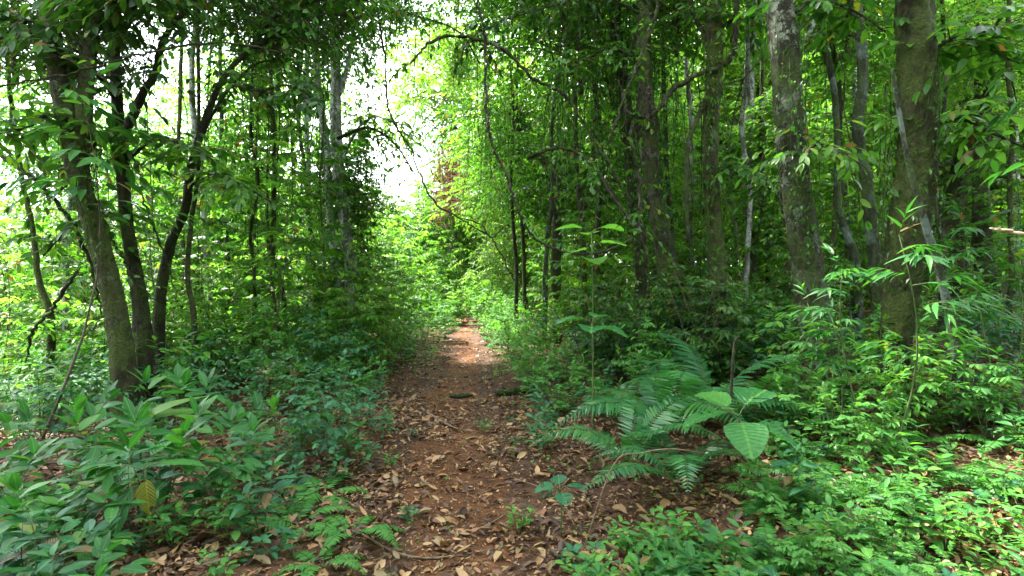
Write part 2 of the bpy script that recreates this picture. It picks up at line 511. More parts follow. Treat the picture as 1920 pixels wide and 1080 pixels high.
def shrub(h=2.0, nst=4, spread=.45, nbr=12, brl=.5, nl=9, L=.085, WR=.42, mat='leaf_mid', res='lo', kind='ellip', start=.2, stem_r=.012,
          stem_mat='stem_brown', both=False, sag=.3, rise=.25, droop=.25, sub=2, ang=60, fold=.22, curl=0, name='shrub'):
    lv, tb = Leaves(), Tubes()
    for i in range(nst):
        az = 2 * math.pi * (i + random.random() * .8) / nst
        lean = spread * (.4 + .8 * random.random())
        hh = h * (.72 + .35 * random.random())
        o = np.array([math.cos(az), math.sin(az), 0])
        bend = np.array([random.gauss(0, .06), random.gauss(0, .06), 0]) * h
        def sp(t): return o * (.03 + lean * h * .5 * t ** 1.3) + UP * (hh * t - .05) + bend * math.sin(t * 3)
        ts = np.linspace(0, 1, 7)
        tb.add([sp(t) for t in ts], list(stem_r * (1 - .8 * ts)), 5)
        for b in range(nbr):
            t = start + (1 - start) * (b + random.random()) / nbr
            a2 = az + random.uniform(-2.2, 2.2) if nst > 1 else b * 2.4 + random.random()
            dd = np.array([math.cos(a2), math.sin(a2), random.uniform(-.05, .45)])
            bl = brl * (1.15 - .6 * t) * random.uniform(.7, 1.2)
            p = sp(t)
            spray(lv, tb, p, dd, bl, nl, L, L * WR, ang, rise, sag, stem_r * .25, both)
            for q in range(sub):
                tt = random.uniform(.3, .8)
                pp = p + unit(dd) * bl * tt + UP * (rise * tt - sag * tt * tt) * bl
                a3 = a2 + random.choice((-1, 1)) * random.uniform(.6, 1.1)
                spray(lv, tb, pp, (math.cos(a3), math.sin(a3), random.uniform(-.1, .3)), bl * .55, max(3, int(nl * .6)), L, L * WR, ang, rise, sag, stem_r * .18, both)
        spray(lv, tb, sp(1), (bend[0] + .3 * o[0], bend[1] + .3 * o[1], .9), brl * .4, 5, L, L * WR, 60, 0, .1, stem_r * .2, both)
    return proto(name, [('foliage', lv.mesh('foliage', mat, res, kind, fold, droop, curl)), ('stem', tb.mesh('stem', stem_mat))])

def herb(h=.35, nst=3, L=.09, WR=.5, nodes=4, mat='leaf_herb', res='hi', kind='ellip', spread=.4, whorl=2, droop=.3, stem_r=.0035, name='seedling', curl=.2, gap=.5, stem_mat='stem_green', elev=.25):
    """low plant: upright stems, pairs or whorls of leaves on short stalks"""
    lv, tb = Leaves(), Tubes()
    for i in range(nst):
        az = 2 * math.pi * (i + random.random() * .7) / nst
        o = np.array([math.cos(az), math.sin(az), 0]); hh = h * random.uniform(.65, 1.1); lean = spread * random.uniform(.3, 1)
        sp = lambda t: o * (lean * hh * t ** 1.4 + .01) + UP * (hh * t - .02)
        tb.add([sp(t) for t in (0, .33, .66, 1)], [stem_r, stem_r * .85, stem_r * .7, stem_r * .45], 4)
        for k in range(nodes):
            t = gap + (1 - gap) * k / max(1, nodes - 1)
            p = sp(t); a0 = k * 1.57 + random.random()
            sz = (.75 + .35 * math.sin(math.pi * (k + .8) / (nodes + .6))) * random.uniform(.85, 1.15)
            w = whorl if k < nodes - 1 else whorl + 1
            for j in range(w):
                a = a0 + 2 * math.pi * j / w + random.uniform(-.25, .25)
                e = elev + random.uniform(-.2, .3) + (.3 if k == nodes - 1 else 0)
                dd = np.array([math.cos(a), math.sin(a), e])
                q = p + unit(dd) * L * .16
                tb.add([p, q], [stem_r * .5, stem_r * .35], 3)
                lv.add(q, dd, UP + RNG.normal(0, .22, 3), L * sz, L * WR * sz * random.uniform(.9, 1.1))
    return proto(name, [('foliage', lv.mesh('foliage', mat, res, kind, .16, droop, curl)), ('stem', tb.mesh('stem', stem_mat))])

def frond_mesh(length=.8, pin=.12, n=24, arch=.55, mat='fern', rise=.9, name='frond', wr=.21, res='mid', hang=.25):
    lv, tb = Leaves(), Tubes()
    t = np.linspace(0, 1, 40)
    x = length * (t * .92); z = length * (rise * t - (rise * .55 + arch) * t ** 2)
    side_w = .05 * length * np.sin(t * 2.2)
    pts = np.stack([x, side_w, z], 1)
    tb.add(pts[::3], list(np.linspace(.0035, .0008, len(pts[::3]))), 4)
    tan = unit(np.gradient(pts, axis=0))
    for k in range(n):
        u = .16 + .84 * (k + .5) / n
        i = min(39, int(u * 39)); p = pts[i]; tg = tan[i]
        prof = min(1, (u - .06) / .22) ** .7 * min(1, (1.03 - u) / .45) ** .8
        sd_ = unit(np.cross(UP, tg)); up = np.cross(tg, sd_)
        for s in (-1, 1):
            dd = sd_ * s + tg * (.22 + .35 * u) - up * hang * (.6 + .8 * random.random()) + RNG.normal(0, .05, 3)
            lv.add(p, dd, up + RNG.normal(0, .16, 3), pin * prof * random.uniform(.92, 1.06), max(pin * wr * (prof * .55 + .45), .004), .2 + .6 * RNG.random(1))
    me = lv.mesh(name, mat, res, 'lance', .12, .18)
    te = tb.mesh('rachis', 'stem_green')
    return me, te

def join_meshes(a, b):
    """b's faces added to a (two materials) so that a frond is one mesh"""
    import bmesh
    bm = bmesh.new(); bm.from_mesh(a); n0 = len(bm.faces); bm.from_mesh(b)
    bm.faces.ensure_lookup_table()
    for f in bm.faces[n0:]: f.material_index = 1; f.smooth = True
    bm.to_mesh(a); bm.free()
    a.materials.append(b.materials[0])
    return a

def fern(nf=8, frs=None, tilt=(.75, 1.15), name='fern', s=1.0, up=(-.35, .15)):
    r = empty(name)
    for i in range(nf):
        f = link('frond', random.choice(frs), r)
        f.rotation_euler = (random.uniform(-.3, .3), random.uniform(*up), 2 * math.pi * i / nf + random.uniform(-.25, .25))
        k = random.uniform(*tilt) * s
        f.scale = (k, k, k)
        f.location = (random.uniform(-.02, .02), random.uniform(-.02, .02), 0)
    return r

def crown(rx=2.6, rz=1.9, nclump=70, per=6, L=.12, WR=.42, mat='leaf_far', res='lo', spl=.75, nl=9, sag=.45, shape=.45):
    lv, tb = Leaves(), Tubes()
    lead = [(0, 0, -rz * .95), (.08, .05, -rz * .4), (-.06, .1, rz * .1), (.05, 0, rz * .6)]
    tb.add(lead, [.07, .05, .03, .01], 7, per=4)
    for c in range(nclump):
        v = unit(RNG.normal(0, 1, 3)); r = RNG.random() ** shape
        ct = v * np.array([rx, rx, rz]) * r
        ct += RNG.normal(0, .2, 3)
        root = np.array([0, 0, min(ct[2] - .5, rz * .4) * RNG.uniform(.5, 1.0)])
        root[2] = max(root[2], -rz * .9)
        if c % 2 == 0:
            mid = root * .5 + ct * .5 + np.array([0, 0, .12 * rz]) + RNG.normal(0, .15, 3)
            tb.add([root, mid, ct], [.03, .016, .005], 5, per=4)
        for k in range(per):
            a = RNG.random() * 6.28
            o = ct + RNG.normal(0, .28, 3)
            out = np.array([math.cos(a), math.sin(a), RNG.normal(0, .25)]) + v * .6
            spray(lv, tb if k < 2 else None, o, out, spl * (.6 + .7 * RNG.random()), nl, L, L * WR, 60, .15, sag, .005, False, .45)
    return lv.mesh('crown', mat, res, 'ellip', .25, .25), tb.mesh('limb', 'stem_brown')

# ------------------------------------------------------------------ ground
def axis(lo, hi, n, p=2.6):
    t = np.linspace(-1, 1, n)
    t = np.sign(t) * np.abs(t) ** p
    return np.where(t < 0, -t * lo, t * hi)

def build_ground():
    xs = axis(-320, 320, 241); ys = np.concatenate([np.linspace(-60, -2, 12), -2 + 520 * np.linspace(0, 1, 261)[1:] ** 3.0])
    V = [(x, y, gz(x, y)) for y in ys for x in xs]
    nx = len(xs)
    Fc = [(j * nx + i, j * nx + i + 1, (j + 1) * nx + i + 1, (j + 1) * nx + i) for j in range(len(ys) - 1) for i in range(nx - 1)]
    me = bpy.data.meshes.new('ground'); me.from_pydata(V, [], Fc)
    me.polygons.foreach_set('use_smooth', np.ones(len(Fc), bool))
    me.materials.append(M['forest_floor'])
    tag(link('ground', me), 'dark brown forest floor sloping up to the right', None, None, 'structure')
    # the trodden path: a strip laid on the ground, its edges ragged and pressed under the soil
    V, Fc = [], []
    ys = np.concatenate([np.arange(.2, 14, .09), np.arange(14, 30, .3)])
    us = np.linspace(-1, 1, 21)
    for y in ys:
        kf = max(.5, 1 - .022 * y)
        wl = .44 + .13 * math.sin(y * 1.9) + .07 * math.sin(y * 5.3 + 1) + .04 * math.sin(y * 13)
        wr = .42 + .12 * math.sin(y * 1.4 + 2) + .07 * math.sin(y * 6.1) + .04 * math.sin(y * 11 + 2)
        for u in us:
            x = xc(y) + kf * (u * wl if u < 0 else u * wr)
            V.append((x, y, gz(x, y) + .012 - .03 * abs(u) ** 6 + .008 * math.sin(x * 9 + y * 7) * math.sin(y * 5 - x * 3)))
    nx = len(us)
    Fc = [(j * nx + i, j * nx + i + 1, (j + 1) * nx + i + 1, (j + 1) * nx + i) for j in range(len(ys) - 1) for i in range(nx - 1)]
    me = bpy.data.meshes.new('path'); me.from_pydata(V, [], Fc)
    me.polygons.foreach_set('use_smooth', np.ones(len(Fc), bool))
    me.materials.append(M['dirt'])
    tag(link('path', me), 'narrow reddish dirt path running into the forest', None, None, 'structure')
build_ground()

gzv = np.vectorize(gz)
xcv = np.vectorize(xc)

def build_litter():
    lv = Leaves()
    def scatter(n, y0, y1, xr, Ls, dens_path):
        u = RNG.random(n); y = y0 + (y1 - y0) * u
        x = (RNG.random(n) * 2 - 1) * (y * 1.02 + .4)
        x = np.clip(x, -xr, xr)
        t = np.abs(x - xcv(y))
        clump = np.sin(x * 2.3 + 1) * np.sin(y * 2.9) + .7 * np.sin(x * 7 + y * 5) * np.sin(y * 6.1 - x * 2)
        keep = RNG.random(n) < np.where(t < .42, dens_path + .35 * clump, .80 + .35 * clump)
        x, y = x[keep], y[keep]; k = len(x)
        z = gzv(x, y) + .004 + RNG.random(k) * .035
        a = RNG.random(k) * 6.28
        d = np.stack([np.cos(a), np.sin(a), RNG.normal(0, .22, k)], 1)
        nrm = UP[None] + RNG.normal(0, .38, (k, 3))
        L = Ls * (.35 + 1.35 * RNG.random(k) ** 2.6)
        lv.add(np.stack([x, y, z], 1) , d, nrm, L, L * (.26 + .30 * RNG.random(k)))
    scatter(60000, 1.2, 7, 9, .030, .85)
    scatter(44000, 1.2, 7, 9, .062, .38)
    scatter(44000, 5, 13, 13, .060, .52)
    scatter(14000, 12, 26, 14, .09, .7)
    me = lv.mesh('leaf_litter', 'litter', 'mid', 'ellip', .25, -.15, .9)
    tag(link('leaf_litter', me), 'curled dry brown leaves strewn over path and forest floor', None, None, 'stuff')
build_litter()

def build_cover():
    """tiny seedlings and creeping green carpet at the edges of the path"""
    lv, lo = Leaves(), Leaves()
    def patch(n, y0, y1, tmin, tmax, Ls, hmax, acc, thr):
        y = y0 + (y1 - y0) * RNG.random(n)
        t = tmin + (tmax - tmin) * RNG.random(n)
        x = xcv(y) + t
        cl = np.sin(x * 3.1 + y * 1.1) * np.sin(y * 2.3 - x) + .6 * np.sin(x * 6.3 + 2) * np.sin(y * 5.7)
        k_ = cl + RNG.random(n) * .8 > thr
        k_ &= ~((np.abs(x) > y * 1.1 + .3))
        x, y = x[k_], y[k_]; k = len(x)
        for rep in range(3):
            a = RNG.random(k) * 6.28
            hz = hmax * RNG.random(k) ** 1.3
            d = np.stack([np.cos(a), np.sin(a), RNG.random(k) * .5], 1)
            L = Ls * (.6 + .7 * RNG.random(k))
            xx = x + RNG.normal(0, .02, k); yy = y + RNG.normal(0, .02, k)
            acc.add(np.stack([xx, yy, gzv(xx, yy) + .015 + hz], 1), d, UP[None] + RNG.normal(0, .3, (k, 3)), L, L * .5)
    patch(2600, 2.0, 8, .62, 7.5, .038, .12, lv, .55)
    patch(1300, 2.0, 9, -6, -.6, .036, .10, lv, .75)
    patch(300, 2.2, 9, -.5, .6, .028, .04, lv, 1.05)
    patch(7500, 8, 17, .55, 14, .06, .30, lo, .35)
    patch(5500, 8, 17, -12, -.55, .06, .25, lo, .45)
    patch(6500, 16, 30, .6, 14, .10, .55, lo, .1)
    patch(6500, 16, 30, -14, -.6, .10, .55, lo, .1)
    tag(link('ground_cover', lv.mesh('ground_cover', 'leaf_pale', 'hi', 'ellip', .15, .25)), 'carpet of tiny green seedlings at the path edges', None, None, 'stuff')
    tag(link('ground_cover', lo.mesh('ground_cover', 'leaf_bright', 'mid', 'ellip', .15, .25)), 'low green carpet along the far path', None, None, 'stuff')
build_cover()

# ------------------------------------------------------------------ trees that can be told apart
CR = [crown(2.7, 1.9, 120, 7, .15, .46, 'leaf_mid', sag=.3), crown(2.4, 2.0, 125, 7, .13, .48, 'leaf_mid', sag=.3),
      crown(2.6, 1.8, 115, 7, .16, .44, 'leaf_bright', sag=.3), crown(2.7, 2.1, 115, 7, .17, .46, 'leaf_far', sag=.3),
      crown(2.4, 2.2, 120, 7, .14, .42, 'leaf_dark', sag=.3)]

def world_pts(base_px, d, pts, dtop=None):
    """pixel sketch of a trunk -> points standing at real distances d..dtop"""
    dtop = dtop or d
    g = G(base_px[0], d)
    out = [g - Vector((0, 0, .18))]
    rad = [base_px[1] / 2 / F * d]
    ys = [p[1] for p in pts]
    for (px, py, w) in pts:
        f = (ys[0] - py) / max(1, ys[0] - ys[-1]) if len(pts) > 1 else 0
        dd = d + (dtop - d) * f
        out.append(P(px, py, dd)); rad.append(w / 2 / F * dd)
    return out, rad

def interp_r(rad, n, per):
    return list(np.interp(np.linspace(0, len(rad) - 1, n), range(len(rad)), rad))

def trunk_mesh(pts, rad, mat, sides=20, per=8, lump=.07, flare=.35, nm='trunk', jit=0.0):
    tb = Tubes(); rad = [r * .82 for r in rad]; lump *= 1.35
    if sides >= 14: sides = int(sides * 1.5); per = 14
    cp = catmull(pts, per)
    tb.add(cp, interp_r(rad, len(cp), per), sides, lump=lump, flare=flare, jit=jit)
    return tb.mesh(nm, mat)

def bough(pts, rad, mat, parent, leaves=None, sides=9):
    tb = Tubes(); rad = [r * .82 for r in rad]; cp = catmull(pts, 7)
    tb.add(cp, interp_r(rad, len(cp), 7), sides, lump=.09, jit=.003)
    o = link('limb', tb.mesh('limb', mat), parent)
    if leaves:
        lm, n, L, sp_, t0 = leaves
        lv, tw = Leaves(), Tubes()
        for k in range(n):
            i = int((t0 + (1 - t0) * RNG.random()) * (len(cp) - 1)); p = cp[i]
            a = RNG.random() * 6.28
            spray(lv, tw, p, (math.cos(a), math.sin(a), RNG.normal(.1, .3)), sp_ * (.6 + .8 * RNG.random()), 8, L, L * .42, 58, .15, .45, .006, False, .4)
        link('foliage', lv.mesh('foliage', lm, 'mid', 'ellip', .2, .25), o)
        link('twig', tw.mesh('twig', 'stem_brown'), o)
    return o

def tree(label, base, d, pts, mat, ztop=9.0, cr=0, cs=1.0, dtop=None, lump=.07, flare=.55, sides=20, cat='tree', name='tree', group=None, lean=None, jit=0.0):
    g = G(base[0], d)
    r = tag(empty(name, g), label, cat, group)
    w, rad = world_pts(base, d, pts, dtop)
    if ztop and w[-1].z < ztop:
        v = (w[-1] - w[-2]); v = v / max(.2, v.z)
        v.x = max(-.3, min(.3, v.x)); v.y = max(-.2, min(.2, v.y)); v.z = 1
        z0 = w[-1].z
        for f in (.5, 1.0):
            w.append(w[len(pts)] + v * (ztop - z0) * f + Vector((random.gauss(0, .06), random.gauss(0, .06), 0))); rad.append(rad[len(pts)] * (1 - .35 * f))
    w = [p - g for p in w]
    link('trunk', trunk_mesh(w, rad, mat, sides, 8, lump, flare, jit=jit), r)
    if cr is not None:
        c = link('crown', CR[cr][0], r); l = link('limb', CR[cr][1], c)
        c.location = w[-1] + Vector((0, 0, 1.3 * cs)); c.scale = (cs, cs, cs); c.rotation_euler = (0, 0, random.random() * 6.28)
    return r, g

def pl(g, d, *pp, dd=0.0):
    """pixel polyline at distance d relative to the tree base g"""
    n = len(pp)
    return [P(p[0], p[1], d + dd * i / max(1, n - 1)) - g for i, p in enumerate(pp)], [p[2] / 2 / F * d for p in pp]

LM = []     # landmarks for the labels of the undergrowth
def mark(px, d, phrase): LM.append((px, d, phrase))

# forked mossy tree on the left
t, g = tree('mossy grey tree forking into two stems, closest large tree left of the path', (240, 48), 5.6,
            [(230, 680, 45), (220, 600, 43), (203, 520, 42), (178, 430, 40), (152, 350, 41), (140, 290, 50)], 'bark_moss', None, None, lump=.06)
p, r_ = pl(g, 5.6, (141, 300, 40), (128, 230, 38), (110, 150, 36), (98, 70, 35), (84, -30, 34), (60, -220, 28), (50, -420, 20))
bough(p, r_, 'bark_moss', t, None, 16)
p2, r_ = pl(g, 5.6, (146, 305, 36), (156, 235, 32), (163, 150, 29), (172, 70, 27), (183, -40, 25), (200, -250, 20), (215, -420, 14))
bough(p2, r_, 'bark_moss', t, None, 14)
for q, s_, k in ((p[-1], 1.0, 0), (p2[-1], .9, 4)):
    c = link('crown', CR[k][0], t); c.location = q + Vector((0, 0, 1.2)); c.scale = (s_,) * 3; link('limb', CR[k][1], c)
mark(200, 5.6, 'forked mossy tree')

t, g = tree('straight dark tree with a side limb, just right of the forked mossy tree', (276, 42), 6.2,
            [(268, 640, 36), (262, 560, 31), (248, 480, 27), (235, 400, 24), (229, 300, 26), (222, 220, 22), (216, 130, 21), (212, 40, 20), (206, -60, 18)], 'bark_dark', 8.5, 4, .95, sides=14)
p, r_ = pl(g, 6.2, (230, 262, 20), (248, 220, 20), (268, 175, 17), (290, 140, 16), (303, 85, 14), (325, 45, 12), (360, 5, 10), (400, -60, 7), dd=-.5)
bough(p, r_, 'bark_dark', t, ('leaf_dark', 16, .13, .6, .35))
p, r_ = pl(g, 6.2, (218, 190, 9), (190, 150, 7), (150, 120, 5), (90, 100, 3), dd=-.9)
bough(p, r_, 'bark_dark', t, ('leaf_dark', 16, .14, .65, .1))
p, r_ = pl(g, 6.2, (214, 100, 9), (235, 60, 7), (250, 20, 5), (280, -20, 3), dd=-.9)
bough(p, r_, 'bark_dark', t, ('leaf_dark', 16, .14, .65, .0))
mark(262, 6.2, 'straight dark tree')

t, g = tree('slender crooked tree slanting up to the right over the left thicket', (292, 26), 6.8,
            [(298, 600, 24), (306, 520, 22), (322, 450, 20), (347, 395, 18), (356, 330, 17), (368, 275, 15), (392, 205, 14), (420, 145, 12), (470, 92, 10), (540, 58, 7), (610, 25, 5)], 'bark_dark', None, None, sides=12, dtop=6.2)
p, r_ = pl(g, 6.6, (372, 268, 9), (398, 215, 8), (430, 165, 7), (480, 120, 5), (540, 110, 3))
bough(p, r_, 'bark_dark', t, ('leaf_mid', 16, .10, .55, .3))
p, r_ = pl(g, 6.4, (440, 120, 8), (500, 80, 6), (560, 70, 4), (640, 90, 2))
bough(p, r_, 'bark_dark', t, ('leaf_mid', 22, .10, .55, .1))
mark(300, 6.8, 'slender crooked tree')

tree('pole-thin upright stem running beside the slender crooked tree', (366, 13), 6.4,
     [(364, 600, 11), (352, 520, 10), (358, 420, 10), (371, 330, 9), (373, 200, 8), (371, 90, 8), (372, -30, 7)], 'bark_brown', 7.5, 1, .6, sides=8, cat='sapling', name='sapling')

# pale twin-stemmed tree centre left
t, g = tree('tall pale lichen-blotched tree with twin stems above the left thicket', (668, 30), 11,
            [(662, 560, 28), (655, 480, 25), (645, 400, 26), (634, 320, 26), (630, 230, 24), (629, 140, 23), (627, 60, 21), (626, -30, 20)], 'bark_pale', 11, 3, 1.0, sides=14)
p, r_ = pl(g, 11, (660, 620, 24), (636, 540, 20), (622, 440, 19), (614, 330, 18), (608, 250, 18), (598, 170, 15), (592, 80, 13), (590, -30, 12), (585, -220, 9))
bough(p, r_, 'bark_pale', t, None, 12)
p, r_ = pl(g, 11, (631, 190, 13), (645, 150, 11), (656, 100, 9), (664, 40, 8), (676, -40, 6))
bough(p, r_, 'bark_pale', t, ('leaf_mid', 30, .11, .8, .4))
p, r_ = pl(g, 11, (632, 330, 8), (665, 250, 6), (700, 220, 4), (740, 230, 3), dd=-1)
bough(p, r_, 'bark_pale', t, ('leaf_mid', 34, .11, .9, .1))
p, r_ = pl(g, 11, (628, 120, 8), (680, 60, 6), (740, 30, 4), (810, 20, 3), dd=-1)
bough(p, r_, 'bark_pale', t, ('leaf_bright', 30, .12, .9, .15))
mark(655, 11, 'pale twin-stemmed tree')

# right of the path
t, g = tree('dark vine-draped tree whose stem lines up left of the knotted tree', (1205, 34), 9.4,
            [(1206, 560, 30), (1198, 440, 28), (1186, 330, 27), (1174, 220, 27), (1166, 130, 26), (1156, 50, 25), (1147, -40, 24)], 'bark_dark', 10, 4, 1.0, sides=14, lump=.12)
mark(1190, 9.4, 'dark vine-draped tree')
t, g = tree('knotted brown tree with a lump halfway up where a pale liana loops', (1290, 60), 8.0,
            [(1268, 560, 50), (1248, 480, 42), (1232, 400, 40), (1222, 320, 40), (1216, 262, 44), (1212, 232, 54), (1210, 205, 40), (1207, 140, 34), (1208, 60, 32), (1212, -40, 30)], 'bark_brown', 9.5, 1, 1.0, lump=.09)
mark(1240, 8.0, 'knotted brown tree')
t, g = tree('straight slim mossy tree between the knotted tree and the broad lichen trunk', (1352, 44), 7.5,
            [(1350, 620, 40), (1350, 540, 38), (1344, 470, 36), (1336, 390, 35), (1332, 300, 34), (1335, 210, 35), (1340, 110, 34), (1338, 30, 33), (1336, -50, 32)], 'bark_moss', 9.5, 3, 1.0)
p, r_ = pl(g, 7.5, (1330, 175, 14), (1318, 200, 14), (1304, 232, 12), (1290, 268, 11), (1287, 330, 9), (1288, 400, 8), (1290, 450, 7), dd=-.3)
bough(p, r_, 'bark_dark', t)
p, r_ = pl(g, 7.5, (1332, 110, 12), (1318, 60, 10), (1300, 25, 9), (1290, -40, 8), dd=.3)
bough(p, r_, 'bark_brown', t, ('leaf_mid', 14, .11, .6, .5))
mark(1348, 7.5, 'straight slim mossy tree')
t, g = tree('broad trunk blotched with pale lichen and moss at its foot', (1552, 88), 5.6,
            [(1540, 680, 70), (1528, 600, 66), (1512, 500, 62), (1500, 420, 61), (1490, 330, 60), (1480, 230, 59), (1474, 130, 58), (1464, 40, 57), (1458, -40, 56)], 'bark_lichen', 8.5, 0, 1.15, sides=28, lump=.05)
p, r_ = pl(g, 5.6, (1556, 700, 36), (1545, 600, 32), (1532, 500, 30), (1522, 410, 24), (1508, 345, 16), dd=.0)
bough(p, r_, 'bark_thick_moss', t, None, 14)
mark(1530, 5.6, 'broad lichen trunk')
t, g = tree('pale jointed pole tree with a bend, between the two broadest trunks', (1652, 30), 6.6,
            [(1650, 600, 26), (1641, 500, 25), (1634, 430, 25), (1626, 350, 24), (1613, 280, 22), (1607, 225, 24), (1617, 165, 22), (1616, 90, 22), (1606, 10, 21), (1600, -50, 21)], 'bark_ring', 8.5, 1, .9, sides=16)
mark(1640, 6.6, 'pale jointed pole tree')
tree('thin grey-green stem just left of the pale jointed pole tree', (1612, 16), 8.2,
     [(1604, 500, 18), (1588, 440, 17), (1573, 390, 15), (1570, 280, 13), (1564, 170, 13), (1545, 80, 13), (1533, 0, 12)], 'bark_ring', 9, 2, .7, sides=12)
tree('thin dark stem crossing the grey-green stem left of the pole tree', (1560, 12), 9,
     [(1562, 480, 10), (1566, 380, 10), (1572, 260, 10), (1573, 160, 11), (1560, 80, 10), (1542, 10, 9), (1530, -40, 9)], 'bark_dark', 9, 4, .7, sides=8)
t, g = tree('thickest trunk, wrapped in green moss, at the right', (1674, 56), 5.0,
            [(1676, 680, 56), (1682, 600, 60), (1692, 510, 76), (1704, 420, 86), (1716, 340, 78), (1720, 260, 70), (1720, 170, 70), (1716, 80, 68), (1714, -40, 66)], 'bark_thick_moss', 8.5, 0, 1.15, sides=30, lump=.08, flare=.15)
mark(1695, 5.0, 'thickest mossy trunk')
tree('leaning grey-green sapling stem crossing before the thickest mossy trunk', (1800, 18), 4.4,
     [(1790, 640, 17), (1775, 570, 16), (1760, 500, 16), (1738, 430, 15), (1718, 360, 13), (1700, 290, 11), (1684, 200, 9), (1672, 130, 7)], 'bark_ring', None, None, sides=12, name='sapling', cat='sapling')
t, g = tree('dark shaded tree standing behind the thickest mossy trunk on its right', (1852, 40), 9.0,
            [(1848, 540, 34), (1842, 440, 32), (1838, 330, 30), (1844, 200, 30), (1838, 90, 29), (1832, -40, 28)], 'bark_dark', 10, 4, 1.0, sides=14)
mark(1845, 9, 'dark shaded tree')
tree('dark stout trunk half hidden in leaves right of the thickest mossy trunk', (1790, 42), 10.5,
     [(1788, 480, 40), (1790, 400, 38), (1800, 330, 36), (1812, 240, 32), (1815, 120, 30), (1812, -40, 28)], 'bark_dark', 11, 3, 1.0, sides=14)
tree('far pale straight trunk left of the broad lichen trunk', (1408, 26), 13,
     [(1406, 500, 27), (1404, 400, 25), (1402, 300, 24), (1404, 180, 23), (1408, 80, 22), (1410, -40, 21)], 'bark_pale', 13, 3, 1.2, sides=12)
mark(1405, 13, 'far pale straight trunk')
tree('reddish-brown peeling trunk glimpsed through leaves above the liana loop', (1042, 22), 12,
     [(1042, 500, 22), (1044, 430, 20), (1042, 360, 18), (1034, 300, 10), (1020, 292, 10)], 'bark_brown', None, None, sides=12)
tree('tall far tree draped with brown dead creeper at the end of the path', (846, 26), 33,
     [(848, 520, 24), (848, 430, 22), (846, 340, 20), (850, 250, 17)], 'bark_brown', 12, 3, 1.9, sides=12)
# thin poles grouped by the centre gap
for i, (b, d, pp, lab) in enumerate([
    ((968, 9), 14, [(968, 500, 9), (962, 420, 8), (958, 330, 7), (962, 220, 7), (957, 120, 6), (948, 20, 5)], 'leftmost of the thin upright poles right of the path'),
    ((984, 9), 15, [(982, 480, 9), (976, 380, 8), (972, 280, 8), (968, 180, 7), (975, 60, 6), (978, -30, 6)], 'second thin upright pole right of the path, mossy and straight'),
    ((1100, 12), 9.5, [(1092, 440, 12), (1080, 300, 11), (1078, 180, 10), (1060, 60, 9), (1052, -20, 9)], 'slim mossy pole left of the dark vine-draped tree'),
    ((1128, 14), 10.2, [(1120, 450, 14), (1128, 330, 13), (1122, 220, 12), (1108, 110, 12), (1098, 10, 11)], 'dark leaning pole beside the dark vine-draped tree'),
    ((540, 12), 9.2, [(532, 560, 10), (512, 480, 9), (512, 380, 9), (514, 260, 8), (508, 150, 8), (506, 40, 7)], 'dark thin pole rising from the middle of the left thicket'),
    ((470, 10), 9.0, [(478, 540, 8), (470, 440, 8), (484, 340, 7), (470, 250, 6), (474, 120, 6)], 'wiry upright sapling stem left of the dark thin pole'),
    ((594, 12), 11.5, [(590, 520, 9), (580, 420, 9), (572, 320, 8), (560, 220, 8), (566, 100, 7)], 'thin stem close left of the pale twin-stemmed tree'),
    ((86, 16), 7.5, [(96, 610, 14), (72, 520, 12), (60, 420, 11), (40, 330, 10), (22, 200, 9), (10, 60, 8)], 'dark leaning stem at the far left edge'),
    ((1470, 12), 10.5, [(1478, 480, 10), (1466, 380, 9), (1460, 260, 9), (1466, 120, 8), (1450, 0, 8)], 'thin pole glimpsed left of the broad lichen trunk'),
    ((1760, 12), 8.0, [(1768, 480, 11), (1752, 380, 10), (1760, 280, 9), (1772, 170, 9), (1768, 40, 8)], 'thin dark pole right behind the thickest mossy trunk'),
]):
    tree(lab, b, d, pp, ('bark_dark', 'bark_moss', 'bark_brown')[i % 3], 9, (4, 1, 2)[i % 3], .65, sides=8, name='sapling', cat='sapling', flare=.1, jit=.004)
mark(975, 14, 'thin upright poles')
mark(512, 9.2, 'dark thin pole in the left thicket')

def top_bough(owner, d, pts, mat, n, L, sp_=.55, t0=.1, dd=-.3):
    q, r_ = pl(owner.location, d, *[(a, b, w) for a, b, w in pts], dd=dd)
    bough(q, r_, 'bark_dark', owner, (mat, n, L, sp_, t0), 6)
def extra_crown(owner, px, py, d, k, sc):
    c = link('crown', CR[k][0], owner); link('limb', CR[k][1], c)
    c.location = P(px, py, d) - owner.location; c.scale = (sc, sc, sc * .8); c.rotation_euler = (0, 0, random.random() * 6.28)
OWN = {o['label']: o for o in COL.objects if o.type == 'EMPTY' and o.get('category')}
def own(t): return next(v for k_, v in OWN.items() if t in k_)
o1 = own('mossy grey tree forking'); o2 = own('straight dark tree'); o3 = own('slender crooked tree slanting')
top_bough(o1, 5.6, [(100, 60, 10), (60, 40, 8), (20, 60, 6), (-40, 100, 4)], 'leaf_dark', 26, .15)
top_bough(o1, 5.6, [(130, 240, 10), (90, 215, 8), (50, 240, 6), (0, 250, 4), (-50, 280, 3)], 'leaf_mid', 30, .14)
top_bough(o1, 5.6, [(172, 60, 10), (210, 10, 8), (250, -10, 6), (310, -20, 4)], 'leaf_dark', 26, .15)
top_bough(o2, 6.2, [(222, 240, 8), (180, 270, 7), (140, 330, 5), (100, 370, 3)], 'leaf_dark', 26, .14)
top_bough(o2, 6.2, [(240, 300, 8), (290, 260, 7), (340, 270, 5), (400, 300, 3)], 'leaf_mid', 26, .13)
top_bough(o2, 6.2, [(236, 420, 7), (190, 400, 6), (130, 430, 4), (80, 480, 3)], 'leaf_dark', 22, .13)
top_bough(o3, 6.6, [(350, 350, 7), (400, 330, 6), (450, 345, 5), (510, 380, 3)], 'leaf_mid', 26, .13)
